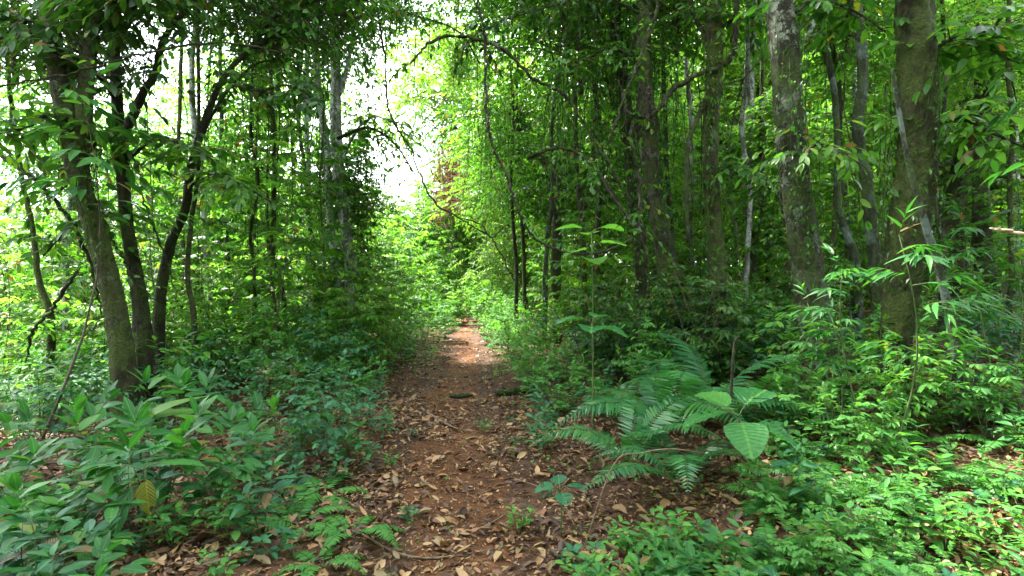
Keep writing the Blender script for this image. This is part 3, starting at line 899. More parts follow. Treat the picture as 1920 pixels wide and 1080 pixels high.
top_bough(o3, 6.4, [(470, 92, 8), (520, 30, 7), (600, 0, 5), (690, 0, 3)], 'leaf_mid', 34, .12)
top_bough(o3, 6.2, [(420, 150, 7), (480, 170, 6), (540, 160, 5), (600, 190, 3)], 'leaf_dark', 26, .12)
o4 = own('straight slim mossy'); o5 = own('broad trunk blotched'); o6 = own('thickest trunk'); o7 = own('knotted brown')
top_bough(o4, 7.5, [(1340, 60, 8), (1390, 30, 6), (1430, 40, 4)], 'leaf_mid', 18, .13)
top_bough(o4, 7.5, [(1336, 330, 7), (1380, 310, 6), (1420, 330, 4), (1450, 360, 3)], 'leaf_mid', 22, .13)
top_bough(o5, 5.6, [(1485, 300, 8), (1540, 270, 6), (1590, 290, 4)], 'leaf_bright', 18, .13)
top_bough(o5, 5.6, [(1470, 40, 9), (1530, 0, 7), (1600, 20, 5), (1660, 60, 3)], 'leaf_mid', 22, .14)
top_bough(o6, 5.0, [(1725, 120, 9), (1790, 70, 7), (1850, 90, 5), (1930, 130, 3)], 'leaf_mid', 28, .15)
top_bough(o6, 5.0, [(1720, 240, 8), (1790, 220, 7), (1860, 250, 5), (1930, 280, 3)], 'leaf_bright', 28, .15)
top_bough(o7, 8.0, [(1205, 120, 8), (1150, 90, 6), (1100, 110, 5), (1040, 150, 3)], 'leaf_mid', 28, .12)
top_bough(o7, 8.0, [(1208, 30, 8), (1120, -10, 6), (1040, 10, 5), (940, 40, 3), (880, 80, 2)], 'leaf_dark', 40, .12, .6)
top_bough(own('pale lichen-blotched'), 10, [(632, 60, 10), (700, 20, 8), (780, 30, 6), (860, 60, 4), (900, 120, 3)], 'leaf_mid', 36, .12, .9)
top_bough(own('pale lichen-blotched'), 10, [(632, 260, 9), (690, 240, 7), (740, 270, 5), (780, 330, 3)], 'leaf_mid', 26, .12, .7)
extra_crown(own('slender crooked tree slanting'), 520, 10, 6.6, 4, .42)
extra_crown(own('slender crooked tree slanting'), 640, -20, 7.2, 0, .42)
extra_crown(own('straight dark tree'), 150, 60, 6.6, 4, .40)
extra_crown(own('straight dark tree'), 330, -40, 6.6, 0, .42)
extra_crown(own('mossy grey tree forking'), 30, 40, 7.0, 1, .55)
extra_crown(own('pale lichen-blotched'), 560, 30, 11.5, 1, .8)
extra_crown(own('pale lichen-blotched'), 665, 360, 11.5, 0, .45)
extra_crown(own('second thin upright pole'), 860, 110, 17, 3, .55)
extra_crown(own('pale lichen-blotched'), 760, -50, 14.0, 0, .6)
extra_crown(own('dark vine-draped tree whose'), 1090, 60, 10.0, 1, .8)
extra_crown(own('dark vine-draped tree whose'), 980, -90, 9.4, 0, .7)
extra_crown(own('knotted brown tree'), 1270, 20, 9.2, 2, .6)
extra_crown(own('second thin upright pole'), 970, 240, 16, 0, .9)
extra_crown(own('leftmost of the thin'), 1040, 330, 14, 0, .8)
extra_crown(own('pale jointed pole'), 1590, 20, 8.5, 2, .6)
extra_crown(own('dark shaded tree'), 1850, 100, 9.0, 2, .6)
random.seed(44)
for px, d, lab in [(420, 10.5, 'thin mossy pole left of the wiry sapling stem'), (575, 13, 'thin far pole left of the pale twin-stemmed tree'), (335, 11.5, 'thin pole behind the slender crooked tree'), (130, 9.5, 'thin pole behind the forked mossy tree'), (1020, 11.5, 'thin pole right of the thin upright poles'),
                   (1255, 10.5, 'thin pole close behind the knotted brown tree'), (1300, 12, 'thin far pole between knotted and slim mossy trees'), (1395, 9.5, 'thin pole right of the slim mossy tree'), (1440, 13, 'thin far pole beside the broad lichen trunk'), (1590, 11, 'thin pole behind the pale jointed pole tree'), (1890, 8, 'thin pole at the right edge')]:
    w_ = random.uniform(9, 13); l_ = random.uniform(-25, 25); j_ = lambda: random.uniform(-9, 9)
    tree(lab, (px, w_), d, [(px + j_(), 480, w_), (px + l_ * .3 + j_(), 360, w_ * .95), (px + l_ * .5 + j_(), 240, w_ * .9), (px + l_ * .8 + j_(), 120, w_ * .85), (px + l_, -30, w_ * .8)],
         random.choice(['bark_ring', 'bark_moss', 'bark_pale', 'bark_brown']), 9.5, 1, .55, sides=9, name='sapling', cat='sapling', flare=.15, jit=.006)
# ------------------------------------------------------------------ lianas and hanging vines
def liana(label, pts, d, w, mat='bark_liana', group=None, name='liana', dd=0.0, sides=8):
    n = len(pts)
    wp = [P(p[0], p[1], d + dd * i / (n - 1)) for i, p in enumerate(pts)]
    o = wp[0].copy()
    tb = Tubes(); cp = catmull([q - o for q in wp], 8)
    w *= .72; r = [w / 2 / F * d * f for f in (1 if pts[0][1] < 0 or pts[0][0] < 0 else .45, .85, 1.1, .9, 1.05, .8, .95, .6, .35)]
    tb.add(cp, list(np.interp(np.linspace(0, 8, len(cp)), range(9), r)), sides, lump=.2, jit=.012 if w > 3 else .005)
    ob = link(name, tb.mesh(name, mat)); ob.location = o
    if w > 3 and group is None and mat != 'stick_pale':
        lv, tw = Leaves(), Tubes()
        for k in range(9):
            q = cp[int(RNG.random() * (len(cp) - 1))]; a = RNG.random() * 6.28
            spray(lv, tw, q, (math.cos(a), math.sin(a), RNG.normal(0, .4)), .18 + .3 * RNG.random(), 5, .10, .045, 58, .1, .45, .004, False, .4)
        link('foliage', lv.mesh('foliage', 'leaf_mid', 'mid', 'ellip', .2, .25), ob)
        link('twig', tw.mesh('twig', mat), ob)
    return tag(ob, label, name, group)

liana('pale thick liana sweeping from the slim mossy tree down to the knot', [(1378, -60), (1380, 40), (1378, 85), (1366, 113), (1340, 127), (1300, 143), (1262, 168), (1236, 203), (1216, 220), (1192, 218), (1176, 208), (1168, 180), (1158, 150)], 7.3, 13, dd=.2)
liana('pale liana dropping beside the knotted brown trunk', [(1192, 222), (1182, 250), (1190, 290), (1198, 340), (1200, 400), (1204, 450), (1230, 500)], 7.4, 10)
liana('long liana hanging in a deep loop beside the path', [(884, -80), (894, 0), (908, 70), (912, 150), (913, 225), (925, 275), (948, 325), (965, 375), (985, 420), (1010, 452), (1050, 470), (1100, 476), (1150, 466), (1188, 444), (1200, 415), (1204, 380)], 6.0, 8, dd=1.0)
liana('thin dark liana curving down across the sky gap', [(700, -60), (722, 120), (728, 200), (745, 240), (768, 275), (785, 320), (815, 380), (860, 408), (895, 430), (922, 446), (950, 500), (975, 540), (1000, 600)], 7.5, 5, 'bark_dark')
liana('short dark liana joining the thin one over the path', [(858, 408), (885, 414), (905, 424), (922, 446), (945, 425), (956, 420)], 7.5, 4, 'bark_dark')
liana('thick dark leaning liana running down to the knotted tree', [(770, 120), (800, 85), (840, 68), (900, 74), (950, 98), (1000, 148), (1040, 165), (1066, 188), (1090, 225), (1118, 270), (1142, 310), (1165, 350), (1182, 385), (1192, 410)], 7.0, 9, 'bark_brown', dd=.6)
liana('kinked dark branch arching out above the liana loop', [(1200, 460), (1160, 380), (1110, 310), (1070, 282), (1030, 280), (990, 296), (1015, 292), (1035, 310), (1045, 345), (1042, 380)], 7.2, 8, 'bark_dark')
liana('slanting mossy liana crossing in front of the knotted brown tree', [(1245, -30), (1222, 50), (1200, 110), (1180, 160), (1160, 210), (1145, 260), (1132, 280)], 7.0, 8)
liana('grey liana from the kinked branch down to the tree foot', [(1080, 284), (1115, 315), (1145, 365), (1180, 410), (1210, 440), (1226, 460)], 7.1, 8)
liana('dark branch arching in from the left edge behind the forked tree', [(-60, 268), (0, 292), (40, 318), (90, 362), (128, 408), (152, 450), (172, 510), (190, 590)], 6.0, 11, 'bark_dark', name='branch')
liana('long thin twig arching over the left trees near the top', [(-30, 170), (60, 150), (130, 138), (200, 120), (290, 95), (380, 82), (460, 84), (530, 100), (580, 118)], 5.0, 5, 'bark_dark', name='branch')
liana('dark twisted stem low behind the forked mossy tree', [(150, 500), (120, 545), (90, 590), (60, 625), (48, 690)], 7.0, 10, 'bark_dark', name='branch')
liana('thin stem slanting between the forked tree and straight dark tree', [(190, 400), (205, 440), (230, 480), (262, 530), (300, 575)], 6.1, 7, 'bark_dark', name='branch')
liana('fine bare twig leaning in front of the slender crooked tree', [(262, 350), (278, 400), (296, 450), (318, 500), (330, 560)], 6.4, 5, 'bark_brown', name='branch')
liana('curving dark vine linking slim mossy tree and broad lichen trunk', [(1350, 158), (1385, 150), (1410, 130), (1428, 105), (1436, 85)], 6.2, 4, 'bark_dark')
liana('dead broken branch stub hanging left of the grey-green stem', [(1534, 24), (1520, 55), (1508, 75), (1496, 95)], 7.5, 10, 'bark_pale', name='branch')
liana('pale barkless stick jutting in from the right edge', [(1856, 428), (1890, 434), (1930, 444), (1990, 458)], 3.6, 9, 'stick_pale', name='branch')
liana('thin twig with a bend before the far pale straight trunk', [(1350, 340), (1362, 380), (1380, 420), (1384, 470), (1392, 540)], 7.2, 4, 'bark_liana', name='branch')
# many hanging strands
k = 0
for (x0, x1, n, d0, d1, lab, grp) in [
    (440, 620, 15, 8.4, 12, 'thin dark hanging vine strand in the left thicket', 'hanging vine strands in the left thicket'),
    (1010, 1190, 15, 7.8, 11, 'thin hanging vine strand before the dark vine-draped tree', 'hanging vine strands round the vine-draped tree'),
    (1215, 1330, 6, 8.5, 11, 'thin hanging vine strand between knotted and slim mossy trees', 'hanging vine strands between knotted and slim trees'),
    (1380, 1900, 9, 7, 10, 'thin hanging vine strand among the right-hand trunks', 'hanging vine strands among the right-hand trunks'),
    (40, 430, 8, 6.5, 9, 'thin hanging vine strand by the left-hand trunks', 'hanging vine strands by the left-hand trunks'),
    (700, 960, 6, 9, 14, 'thin trailing vine strand against the sky gap', 'vine strands against the sky gap')]:
    for i in range(n):
        x = x0 + (x1 - x0) * (i + random.random()) / n
        d = random.uniform(d0, d1)
        yb = random.uniform(330, 600) if grp.find('sky') < 0 else random.uniform(120, 260)
        a = random.uniform(-20, 20)
        liana(lab, [(x + a, -60), (x + a * .6 + random.uniform(-14, 14), 60), (x + random.uniform(-16, 16), 140), (x + random.uniform(-16, 16), 220), (x - a * .3 + random.uniform(-18, 18), (220 + yb) / 2), (x - a * .5, yb)] if yb > 270 else
              [(x + a, -60), (x + a * .5, 40), (x, yb)], d, random.uniform(1.4, 3.6), random.choice(['bark_liana', 'bark_dark', 'bark_brown', 'bark_moss']), grp, 'hanging_vine', sides=5)

# leafy creeper curtain hanging round the dark trees right of the path and on the left
def creeper(label, px, py0, py1, d, n, mat, L=.08, r=.35, group=None):
    o = P(px, py0, d); h = (py1 - py0) / F * d
    lv, tb = Leaves(), Tubes()
    for k in range(n):
        a = RNG.random() * 6.28; rr = r * RNG.random() ** .5
        x, y = rr * math.cos(a), rr * math.sin(a)
        hh = h * (.45 + .55 * RNG.random()); z0 = -RNG.random() * (h - hh)
        pts = [(x, y, z0), (x + RNG.normal(0, .05), y, z0 - hh * .3), (x + RNG.normal(0, .09), y, z0 - hh * .65), (x + RNG.normal(0, .1), y, z0 - hh)]
        cp = catmull(pts, 5); tb.add(cp, [.005, .004, .003, .0015], 3)
        m = int(hh / .065); ii = (RNG.random(m) * (len(cp) - 1)).astype(int); pp = np.array([tuple(cp[i]) for i in ii]) + RNG.normal(0, .02, (m, 3))
        aa = RNG.random(m) * 6.28
        lv.add(pp, np.stack([np.cos(aa), np.sin(aa), -.5 - RNG.random(m)], 1), np.stack([np.cos(aa) * .6, np.sin(aa) * .6, .7 + RNG.random(m) * .5], 1), L * (.6 + .7 * RNG.random(m)), L * .45)
    e = tag(empty('creeper', o), label, 'creeper', group)
    link('foliage', lv.mesh('foliage', mat, 'lo'), e); link('stem', tb.mesh('stem', 'bark_dark'), e)
    return e
creeper('leafy creeper curtain hanging down the dark vine-draped tree', 1160, 20, 470, 9.0, 30, 'leaf_dark', .08, .5)
creeper('leafy creeper veiling the slim mossy pole beside the liana loop', 1070, -20, 440, 8.6, 26, 'leaf_mid', .08, .5)
creeper('green creeper trailing down the knotted brown tree', 1235, 40, 500, 8.2, 18, 'leaf_mid', .08, .42)
creeper('bright leafy creeper left of the thin upright poles', 925, 60, 470, 12, 30, 'leaf_bright', .10, .7)
creeper('creeper hanging over the pale twin-stemmed tree', 650, 60, 500, 10.4, 26, 'leaf_dark', .09, .7)
creeper('creeper curtain over the thin poles in the left thicket', 520, 60, 520, 9.6, 30, 'leaf_mid', .08, .75)
creeper('narrow creeper hanging between the slender crooked tree and the poles', 440, 80, 520, 9.0, 22, 'leaf_mid', .08, .5)
creeper('climber leaves clinging to the broad lichen trunk', 1484, 60, 560, 5.45, 10, 'leaf_mid', .06, .17)
creeper('climber leaves clinging to the thickest mossy trunk', 1712, 120, 560, 4.85, 12, 'leaf_dark', .06, .24)
creeper('climber leaves clinging to the straight slim mossy tree', 1338, 80, 540, 7.4, 12, 'leaf_mid', .07, .2)
creeper('climber leaves clinging to the forked mossy tree', 180, 260, 560, 5.5, 8, 'leaf_dark', .06, .17)
creeper('brown dead creeper hanging on the tall far tree', 845, 258, 430, 31, 40, 'dead_leaf', .22, 1.1)

# ------------------------------------------------------------------ prototypes of the undergrowth
shrub_a = shrub(2.2, 4, .45, 15, .55, 9, .10, .46, 'leaf_mid', sub=3, name='leafy_shrub')
shrub_b = shrub(2.8, 3, .35, 18, .6, 8, .14, .38, 'leaf_mid', sub=3, name='leafy_shrub')
shrub_c = shrub(1.9, 5, .6, 14, .5, 8, .11, .50, 'leaf_bright', sub=3, name='leafy_shrub')
shrub_d = shrub(3.6, 3, .3, 22, .75, 9, .16, .40, 'leaf_bright', sub=3, name='tall_shrub')
shrub_e = shrub(3.2, 4, .35, 20, .7, 9, .12, .44, 'leaf_dark', sub=3, name='tall_shrub')
shrub_f = shrub(1.5, 5, .7, 13, .45, 8, .09, .48, 'leaf_dark', sub=3, name='leafy_shrub')
tall_a = shrub(6.0, 2, .16, 42, 1.0, 10, .17, .40, 'leaf_mid', start=.15, stem_r=.03, sub=3, name='understorey_tree')
tall_b = shrub(6.5, 1, .3, 58, 1.15, 10, .18, .44, 'leaf_bright', start=.18, stem_r=.035, sub=3, name='understorey_tree')
tall_c = shrub(5.5, 2, .2, 44, 1.0, 11, .14, .42, 'leaf_dark', start=.2, stem_r=.03, sub=3, name='understorey_tree')
slim_a = shrub(4.2, 1, .25, 22, .65, 8, .13, .42, 'leaf_mid', 'mid', start=.2, stem_r=.012, sub=2, name='slender_sapling')
slim_b = shrub(4.6, 1, .3, 20, .6, 7, .15, .36, 'leaf_bright', 'mid', start=.3, stem_r=.012, sub=2, name='slender_sapling')
lance = shrub(1.9, 2, .3, 9, .42, 7, .16, .20, 'leaf_herb', 'hi', 'lance', .45, .011, 'stem_green', False, .2, .2, .30, 1, 52, .12, .1, 'lance_leaved_sapling')
broad = shrub(.52, 4, .9, 3, .30, 3, .145, .42, 'leaf_herb', 'hi', 'ellip', .5, .006, 'stem_green', False, .15, .12, .20, 0, 55, .12, .15, 'broad_leaved_shrub')
mids = shrub(1.1, 4, .55, 6, .35, 6, .10, .42, 'leaf_pale', 'hi', 'ellip', .3, .006, 'stem_green', False, .25, .3, .28, 1, 55, .14, .15, 'small_shrub')
mids_b = shrub(.95, 3, .5, 6, .34, 6, .085, .46, 'leaf_blue', 'hi', 'ellip', .3, .006, 'stem_green', False, .25, .3, .28, 1, 55, .14, .15, 'small_shrub')
mids_c = shrub(.7, 4, .7, 5, .28, 7, .062, .5, 'leaf_herb', 'mid', 'ellip', .25, .005, 'stem_green', True, .2, .3, .2, 1, 55, .14, .15, 'small_shrub')
sd_a = herb(.30, 3, .095, .46, 4, 'leaf_herb')
sd_b = herb(.20, 4, .065, .55, 3, 'leaf_pale', spread=.7)
sd_c = herb(.42, 2, .115, .40, 4, 'leaf_blue', whorl=3)
sd_d = herb(.28, 4, .085, .5, 4, 'leaf_pale', spread=.8)
sd_e = herb(.16, 3, .055, .6, 2, 'leaf_blue', spread=.8, whorl=3)
fr_small = [join_meshes(*frond_mesh(.46, .085, 30, .35, 'fern_pale', .7, wr=.17, hang=.06)) for _ in range(2)]
fr_big = [join_meshes(*frond_mesh(1.0, .175, 34, a, 'fern', r, wr=.145, hang=.06)) for a, r in ((.40, 1.0), (.5, 1.15), (.3, .8))]
FD = frond_mesh(.9, .13, 26, .7, 'dead_leaf', .7, wr=.12, hang=.5)[0]
fern_s = fern(6, fr_small, (.8, 1.15)); PROTOS.append(fern_s)
for ch in fern_s.children: pass

# ------------------------------------------------------------------ planting, with labels worked out from the landmarks
mark(870, 20, 'far bend of the path')
for a_ in ((268, 2.75, 'drooping plant with the yellow leaf'), (1240, 4.2, 'big dark fern clump'), (1385, 3.35, 'five-leaved plant'), (1680, 2.7, 'mossy rotting log'), (1660, 3.9, 'lance-leaved sapling'), (965, 7.2, 'short dark log'),
           (86, 7.5, 'leaning stem at the left edge'), (1890, 3.6, 'barkless stick at the right edge'), (640, 3.2, 'small pale ferns by the path'), (420, 3.3, 'pale glossy broad-leaved shrub'), (1500, 2.9, 'pale broken wood chunk'), (540, 6.5, 'dark fallen log in the left thicket'), (60, 3.4, 'shrub cut by the left edge')):
    mark(*a_)
PLANTED = []
def plant(pr, x, y, s=1.0, desc='', cat='', rz=None, dz=0.0, name=None, label=None, group=None, tilt=0.0):
    c = copy_tree(pr)
    c.location = (x, y, gz(x, y) + dz)
    c.scale = (s, s, s * random.uniform(.9, 1.12))
    c.rotation_euler = (random.gauss(0, tilt), random.gauss(0, tilt), random.random() * 6.28 if rz is None else rz)
    if name: c.name = name
    if label: tag(c, label, cat, group)
    else: PLANTED.append((c, x, y, s, desc, cat))
    return c

def off(x, y): return x - xc(y)

def in_ferns(x, y):
    px = x / y * F + 960
    return (2.9 < y < 5.7 and 1030 < px < 1440) or (2.4 < y < 3.8 and 560 < px < 700) or (1.7 < y < 2.74 and 150 < px < 400)
def fill(protos, n, region, smin, smax, desc, cat, mind=.5, avoid=()):
    """scatter over region(x, y) -> bool, keeping distances"""
    pts = []; tries = 0
    x0, x1, y0, y1, ok = region
    while len(pts) < n and tries < n * 60:
        tries += 1
        y = random.uniform(y0, y1); x = random.uniform(x0, x1)
        if not ok(x, y) or abs(x) > y * 1.12 + .6 or in_ferns(x, y): continue
        if any((x - a) ** 2 + (y - b) ** 2 < mind ** 2 for a, b in pts): continue
        pts.append((x, y))
        plant(random.choice(protos), x, y, random.uniform(smin, smax), desc, cat)

# left thicket wall, from the pale tree to the path end
fill([shrub_a, shrub_b, shrub_c, slim_a], 34, (-14, 0, 7.6, 15, lambda x, y: off(x, y) < -1.5 and x > -y * .75), .55, .95, 'leafy shrub', 'shrub', .7)
fill([shrub_c, shrub_d, shrub_a], 40, (-24, 0, 14, 30, lambda x, y: off(x, y) < -1.3), .9, 1.4, 'bright leafy shrub', 'shrub', 1.2)
fill([slim_b, tall_b, slim_a, tall_a, slim_b], 26, (-17, 0, 8.5, 21, lambda x, y: off(x, y) < -2.6 and x < -y * .27), .8, 1.15, 'understorey tree', 'tree', 1.6)
fill([shrub_c, shrub_a, shrub_f], 16, (-9, 0, 7.4, 12, lambda x, y: x < -y * .62), .6, .95, 'low shrub', 'shrub', .7)
fill([slim_a, slim_b], 26, (-12, 0, 7.2, 13, lambda x, y: off(x, y) < -2.0 and x < -y * .22), .7, 1.15, 'slender sapling', 'sapling', .7)
fill([slim_a, slim_b], 26, (0, 14, 7.6, 13, lambda x, y: off(x, y) > 2.0), .7, 1.15, 'slender sapling', 'sapling', .7)
# right thicket
fill([shrub_a, shrub_c, shrub_f, slim_a], 38, (0, 16, 7.8, 15, lambda x, y: off(x, y) > 2.3), .55, .95, 'leafy shrub', 'shrub', .8)
fill([shrub_c, shrub_d, shrub_a], 40, (0, 28, 14, 28, lambda x, y: off(x, y) > 1.5), .8, 1.3, 'bright leafy shrub', 'shrub', 1.2)
fill([tall_a, tall_b, tall_b, tall_c], 25, (0, 20, 9, 20, lambda x, y: off(x, y) > 2.6), .8, 1.2, 'understorey tree', 'tree', 1.2)
# beyond the end of the path
fill([shrub_c, shrub_d], 22, (-12, 8, 23, 40, lambda x, y: True), 1.0, 1.5, 'sunlit shrub', 'shrub', 1.3)

# far trees
def far_tree(x, y, h, cs, k, lab, grp, nlv=None, tr=1.0):
    g_ = Vector((x, y, gz(x, y)))
    r = tag(empty('forest_tree', g_), lab, 'tree', grp if lab else None)
    pts = [Vector((0, 0, -.3)), Vector((random.gauss(0, .1), 0, h * .3)), Vector((random.gauss(0, .2), random.gauss(0, .2), h * .65)), Vector((random.gauss(0, .3), 0, h))]
    link('trunk', trunk_mesh(pts, [.16 * cs * tr, .13 * cs * tr, .11 * cs * tr, .07 * cs * tr], random.choice(['bark_pale', 'bark_brown', 'bark_dark', 'bark_moss']), 10, 4), r)
    if lab is None: PLANTED.append((r, x, y, h, grp, 'tree'))
    nlv = nlv or (3 if h > 6.5 else 2)
    for i in range(nlv):
        c = link('crown', CR[k][0], r); link('limb', CR[k][1], c)
        s_ = cs * (1 - .12 * i)
        c.location = pts[-1] + Vector((random.gauss(0, .8), random.gauss(0, .8), 1.0 - i * 2.6 * cs)) * 1.0
        c.scale = (s_, s_, s_); c.rotation_euler = (0, 0, random.random() * 6.28)
random.seed(21)
def far_fill(n, x0, x1, y0, y1, hmin, hmax, cs, ks, lab, grp, ok=lambda x, y: True, mind=2.0):
    pts = []; tries = 0
    while len(pts) < n and tries < 3000:
        tries += 1
        y = random.uniform(y0, y1); x = random.uniform(x0, x1)
        if not ok(x, y) or abs(x) > y * 1.15 + 2: continue
        if any((x - a) ** 2 + (y - b) ** 2 < mind ** 2 for a, b in pts): continue
        pts.append((x, y)); far_tree(x, y, random.uniform(hmin, hmax), cs * random.uniform(.85, 1.2), random.choice(ks), lab, grp)
gapL = lambda x, y: (x / y * F + 960) < 520
far_fill(16, -30, -3, 15, 27, 3, 7.5, 1.0, [2, 3, 2], None, 'tall forest tree', gapL)
far_fill(18, 1, 30, 14, 26, 5, 10, 1.05, [2, 3, 2], None, 'tall forest tree', lambda x, y: (x / y * F + 960) > 985)
far_fill(12, 0, 60, 28, 50, 9, 16, 1.7, [2, 3], None, 'distant forest tree', lambda x, y: (x / y * F + 960) > 960, 3.5)
far_fill(9, -55, 0, 28, 50, 3, 7, 1.5, [2, 3], None, 'distant forest tree', lambda x, y: (x / y * F + 960) < 560, 3.5)
for (px, d, h, cs, k, lab) in [(985, 24, 8.5, 1.3, 3, 'bright green tree leaning over the far path from the right'), (745, 36, 5.2, 1.4, 3, 'low far tree under the sky gap'), (800, 34, 4.6, 1.4, 2, 'yellow-green far tree where the path ends'), (905, 36, 9.0, 1.7, 3, 'tall hazy far tree right of the sky gap'),
                              (870, 46, 9.0, 1.9, 3, 'tallest hazy tree behind the creeper-draped far tree'), (650, 36, 4.5, 1.5, 3, 'far rounded tree just left of the sky gap'), (600, 30, 4.5, 1.4, 2, 'bright far tree behind the pale twin-stemmed tree')]:
    x = (px - 960) / F * d
    far_tree(x, d, h, cs, k, lab, None)
for i, (px, d, lab) in enumerate([(395, 11, 'slim canopy tree added for shade behind the slender crooked tree'), (1905, 12, 'slim canopy tree added for shade at the right edge')]):
    far_tree((px - 960) / F * d, d, 10.5, 1.2, i % 2, lab, None, 1, .55)  # added trees whose high crowns keep sun off the near ground
for i, (x, y) in enumerate([(-6.5, -7), (-1.5, -8), (4, -6.5), (9.5, -3), (-11.5, -2.5), (9, -9), (-5, -13), (2, -14), (13.5, 2)]):
    far_tree(x, y, 6.5, 1.7, i % 2, 'unseen leafy tree added outside the view to block light', 'unseen trees added to block light')  # unseen trees, added so their crowns block open sky around the camera
# the wood beyond, one mass
def backdrop_wood():
    lv = Leaves()
    n = 60000
    a = RNG.uniform(-1.0, 1.0, n); y = RNG.uniform(52, 78, n); x = a * y * 1.15
    px = x / y * F + 960
    top = np.where((px > 560) & (px < 860), 6.0, 14.0) + 2.0 * np.sin(x * .35) + 1.3 * np.sin(x * .9 + 2)
    z = gzv(x, y) + (top + 3) * RNG.random(n) ** .8
    c = RNG.normal(0, .5, (n, 3))
    lv.add(np.stack([x, y, z], 1) + c, RNG.normal(0, 1, (n, 3)), UP[None] + RNG.normal(0, .5, (n, 3)), .6, .4)
    tag(link('distant_woods', lv.mesh('distant_woods', 'leaf_far', 'mid')), 'far-off mass of forest foliage closing the view', None, None, 'stuff')
backdrop_wood()

# ------------------------------------------------------------------ foreground, right side
random.seed(5)
def fern_big(px, d, nf, s, label, frs=fr_big, dz=0):
    e = fern(nf, frs, (.7, 1.2), 'fern', s, (-.75, .0))
    df = link('dead_frond', FD, e); df.rotation_euler = (.2, .25, random.random() * 6.28); df.scale = (s * .8,) * 3
    e.location = G(px, d, dz); e.rotation_euler = (0, 0, random.random() * 6)
    return tag(e, label, 'fern', 'large dark ferns right of the path')
fern_big(1245, 4.5, 8, 1.15, 'large blue-green fern at the middle of the fern clump')
fern_big(1180, 3.9, 6, .85, 'large fern at the front of the clump, fronds reaching over the path edge')
fern_big(1325, 5.0, 8, 1.2, 'large fern at the back of the clump below the knotted tree')
fern_big(1275, 3.5, 7, .8, 'dark drooping fern in front of the clump above the arching twig')
fern_big(1160, 5.2, 7, 1.0, 'fern at the left back of the clump with one pale outstretched frond')
fern_big(1400, 4.8, 7, .85, 'green fern behind the five big leaves')
for i, (px, d, s, lab) in enumerate([
    (600, 3.7, 1.05, 'pale fern left of the path before the low shrubs'), (560, 3.2, .95, 'flat pale fern under the broad leaves left of the path'),
    (660, 3.1, .9, 'small fern fanning onto the left edge of the dirt path'), (600, 2.75, .7, 'dark little fern at the bottom left of the path'),
    (1560, 2.5, .8, 'pale fern in the bottom right herbs'), (1750, 2.3, 1.0, 'bushy pale fern at the bottom right corner'), (1450, 2.75, .7, 'little fern beneath the pale right-hand seedlings'),
    (1850, 3.3, .9, 'feathery fern at the right edge on the bank'), (1690, 4.0, .7, 'small fern by the foot of the thickest mossy trunk'), (1395, 5.2, .9, 'light green fern above the five big leaves'),
    (1640, 2.8, .8, 'fern behind the mossy log'), (1350, 2.55, .6, 'tiny fern in the right foreground seedlings')]):
    g_ = G(px, d)
    plant(fern_s, g_.x, g_.y, s, cat='fern', label=lab, group='small pale ferns')

# five big toothed leaves
def big_leaves(px, d, label, specs, mat='leaf_pale', stem_h=.45, name='big_leaved_plant', kind='tooth'):
    g_ = G(px, d); e = tag(empty(name, g_), label, 'plant')
    tb = Tubes()
    tb.add([(0, 0, -.03), (.01, 0, stem_h * .5), (0, .02, stem_h)], [.007, .006, .005], 6, per=4)
    for (ang, el, L, W, z) in specs:
        lv = Leaves()
        a = R(ang); dd = np.array([math.cos(a), math.sin(a), el]); p0 = np.array([0, 0, stem_h * z]); q = p0 + unit(dd) * L * .35 + UP * .03
        tb.add([p0, (p0 + q) / 2 + UP * .01, q], [.0035, .003, .0025], 4)
        lv.add(q, dd + UP * -.05, UP - unit(dd) * (.1) + RNG.normal(0, .1, 3), L, W, random.choice((.3, .5, .6, .7)))
        link('leaf', lv.mesh('leaf', mat, 'hi', kind, .12, .22, .15), e)
    link('stem', tb.mesh('stem', 'stem_green'), e)
    return e
big_leaves(1385, 3.35, 'plant with five big toothed leaves in front of the fern clump', [(188, .05, .29, .23, 1.0), (125, .40, .25, .23, .98), (258, -.25, .27, .25, .95), (40, .35, .31, .25, 1.0), (-25, -.22, .31, .26, .9)], 'leaf_herb', stem_h=.56)
big_leaves(1110, 5.0, 'tall plant with large bright lobed leaves right of the liana loop', [(170, .2, .28, .2, 1.0), (210, .0, .26, .2, .9), (20, .25, .26, .2, 1.0), (330, .1, .26, .2, .93), (90, .4, .26, .2, .97), (270, .05, .26, .22, .85)], 'leaf_bright', 2.0)
big_leaves(1110, 4.7, 'round-leaved plant half hidden above the fern clump', [(190, .1, .26, .2, 1.0), (260, .0, .24, .24, .95), (330, .1, .24, .2, .92), (60, .3, .22, .18, 1.0)], 'leaf_herb', 1.15)
big_leaves(1050, 3.15, 'low plant with round blue-green leaves at the right path edge', [(190, .1, .12, .10, 1.0), (280, .0, .12, .11, .9), (350, .15, .13, .10, 1.0), (90, .3, .12, .1, .95)], 'leaf_blue', .28)

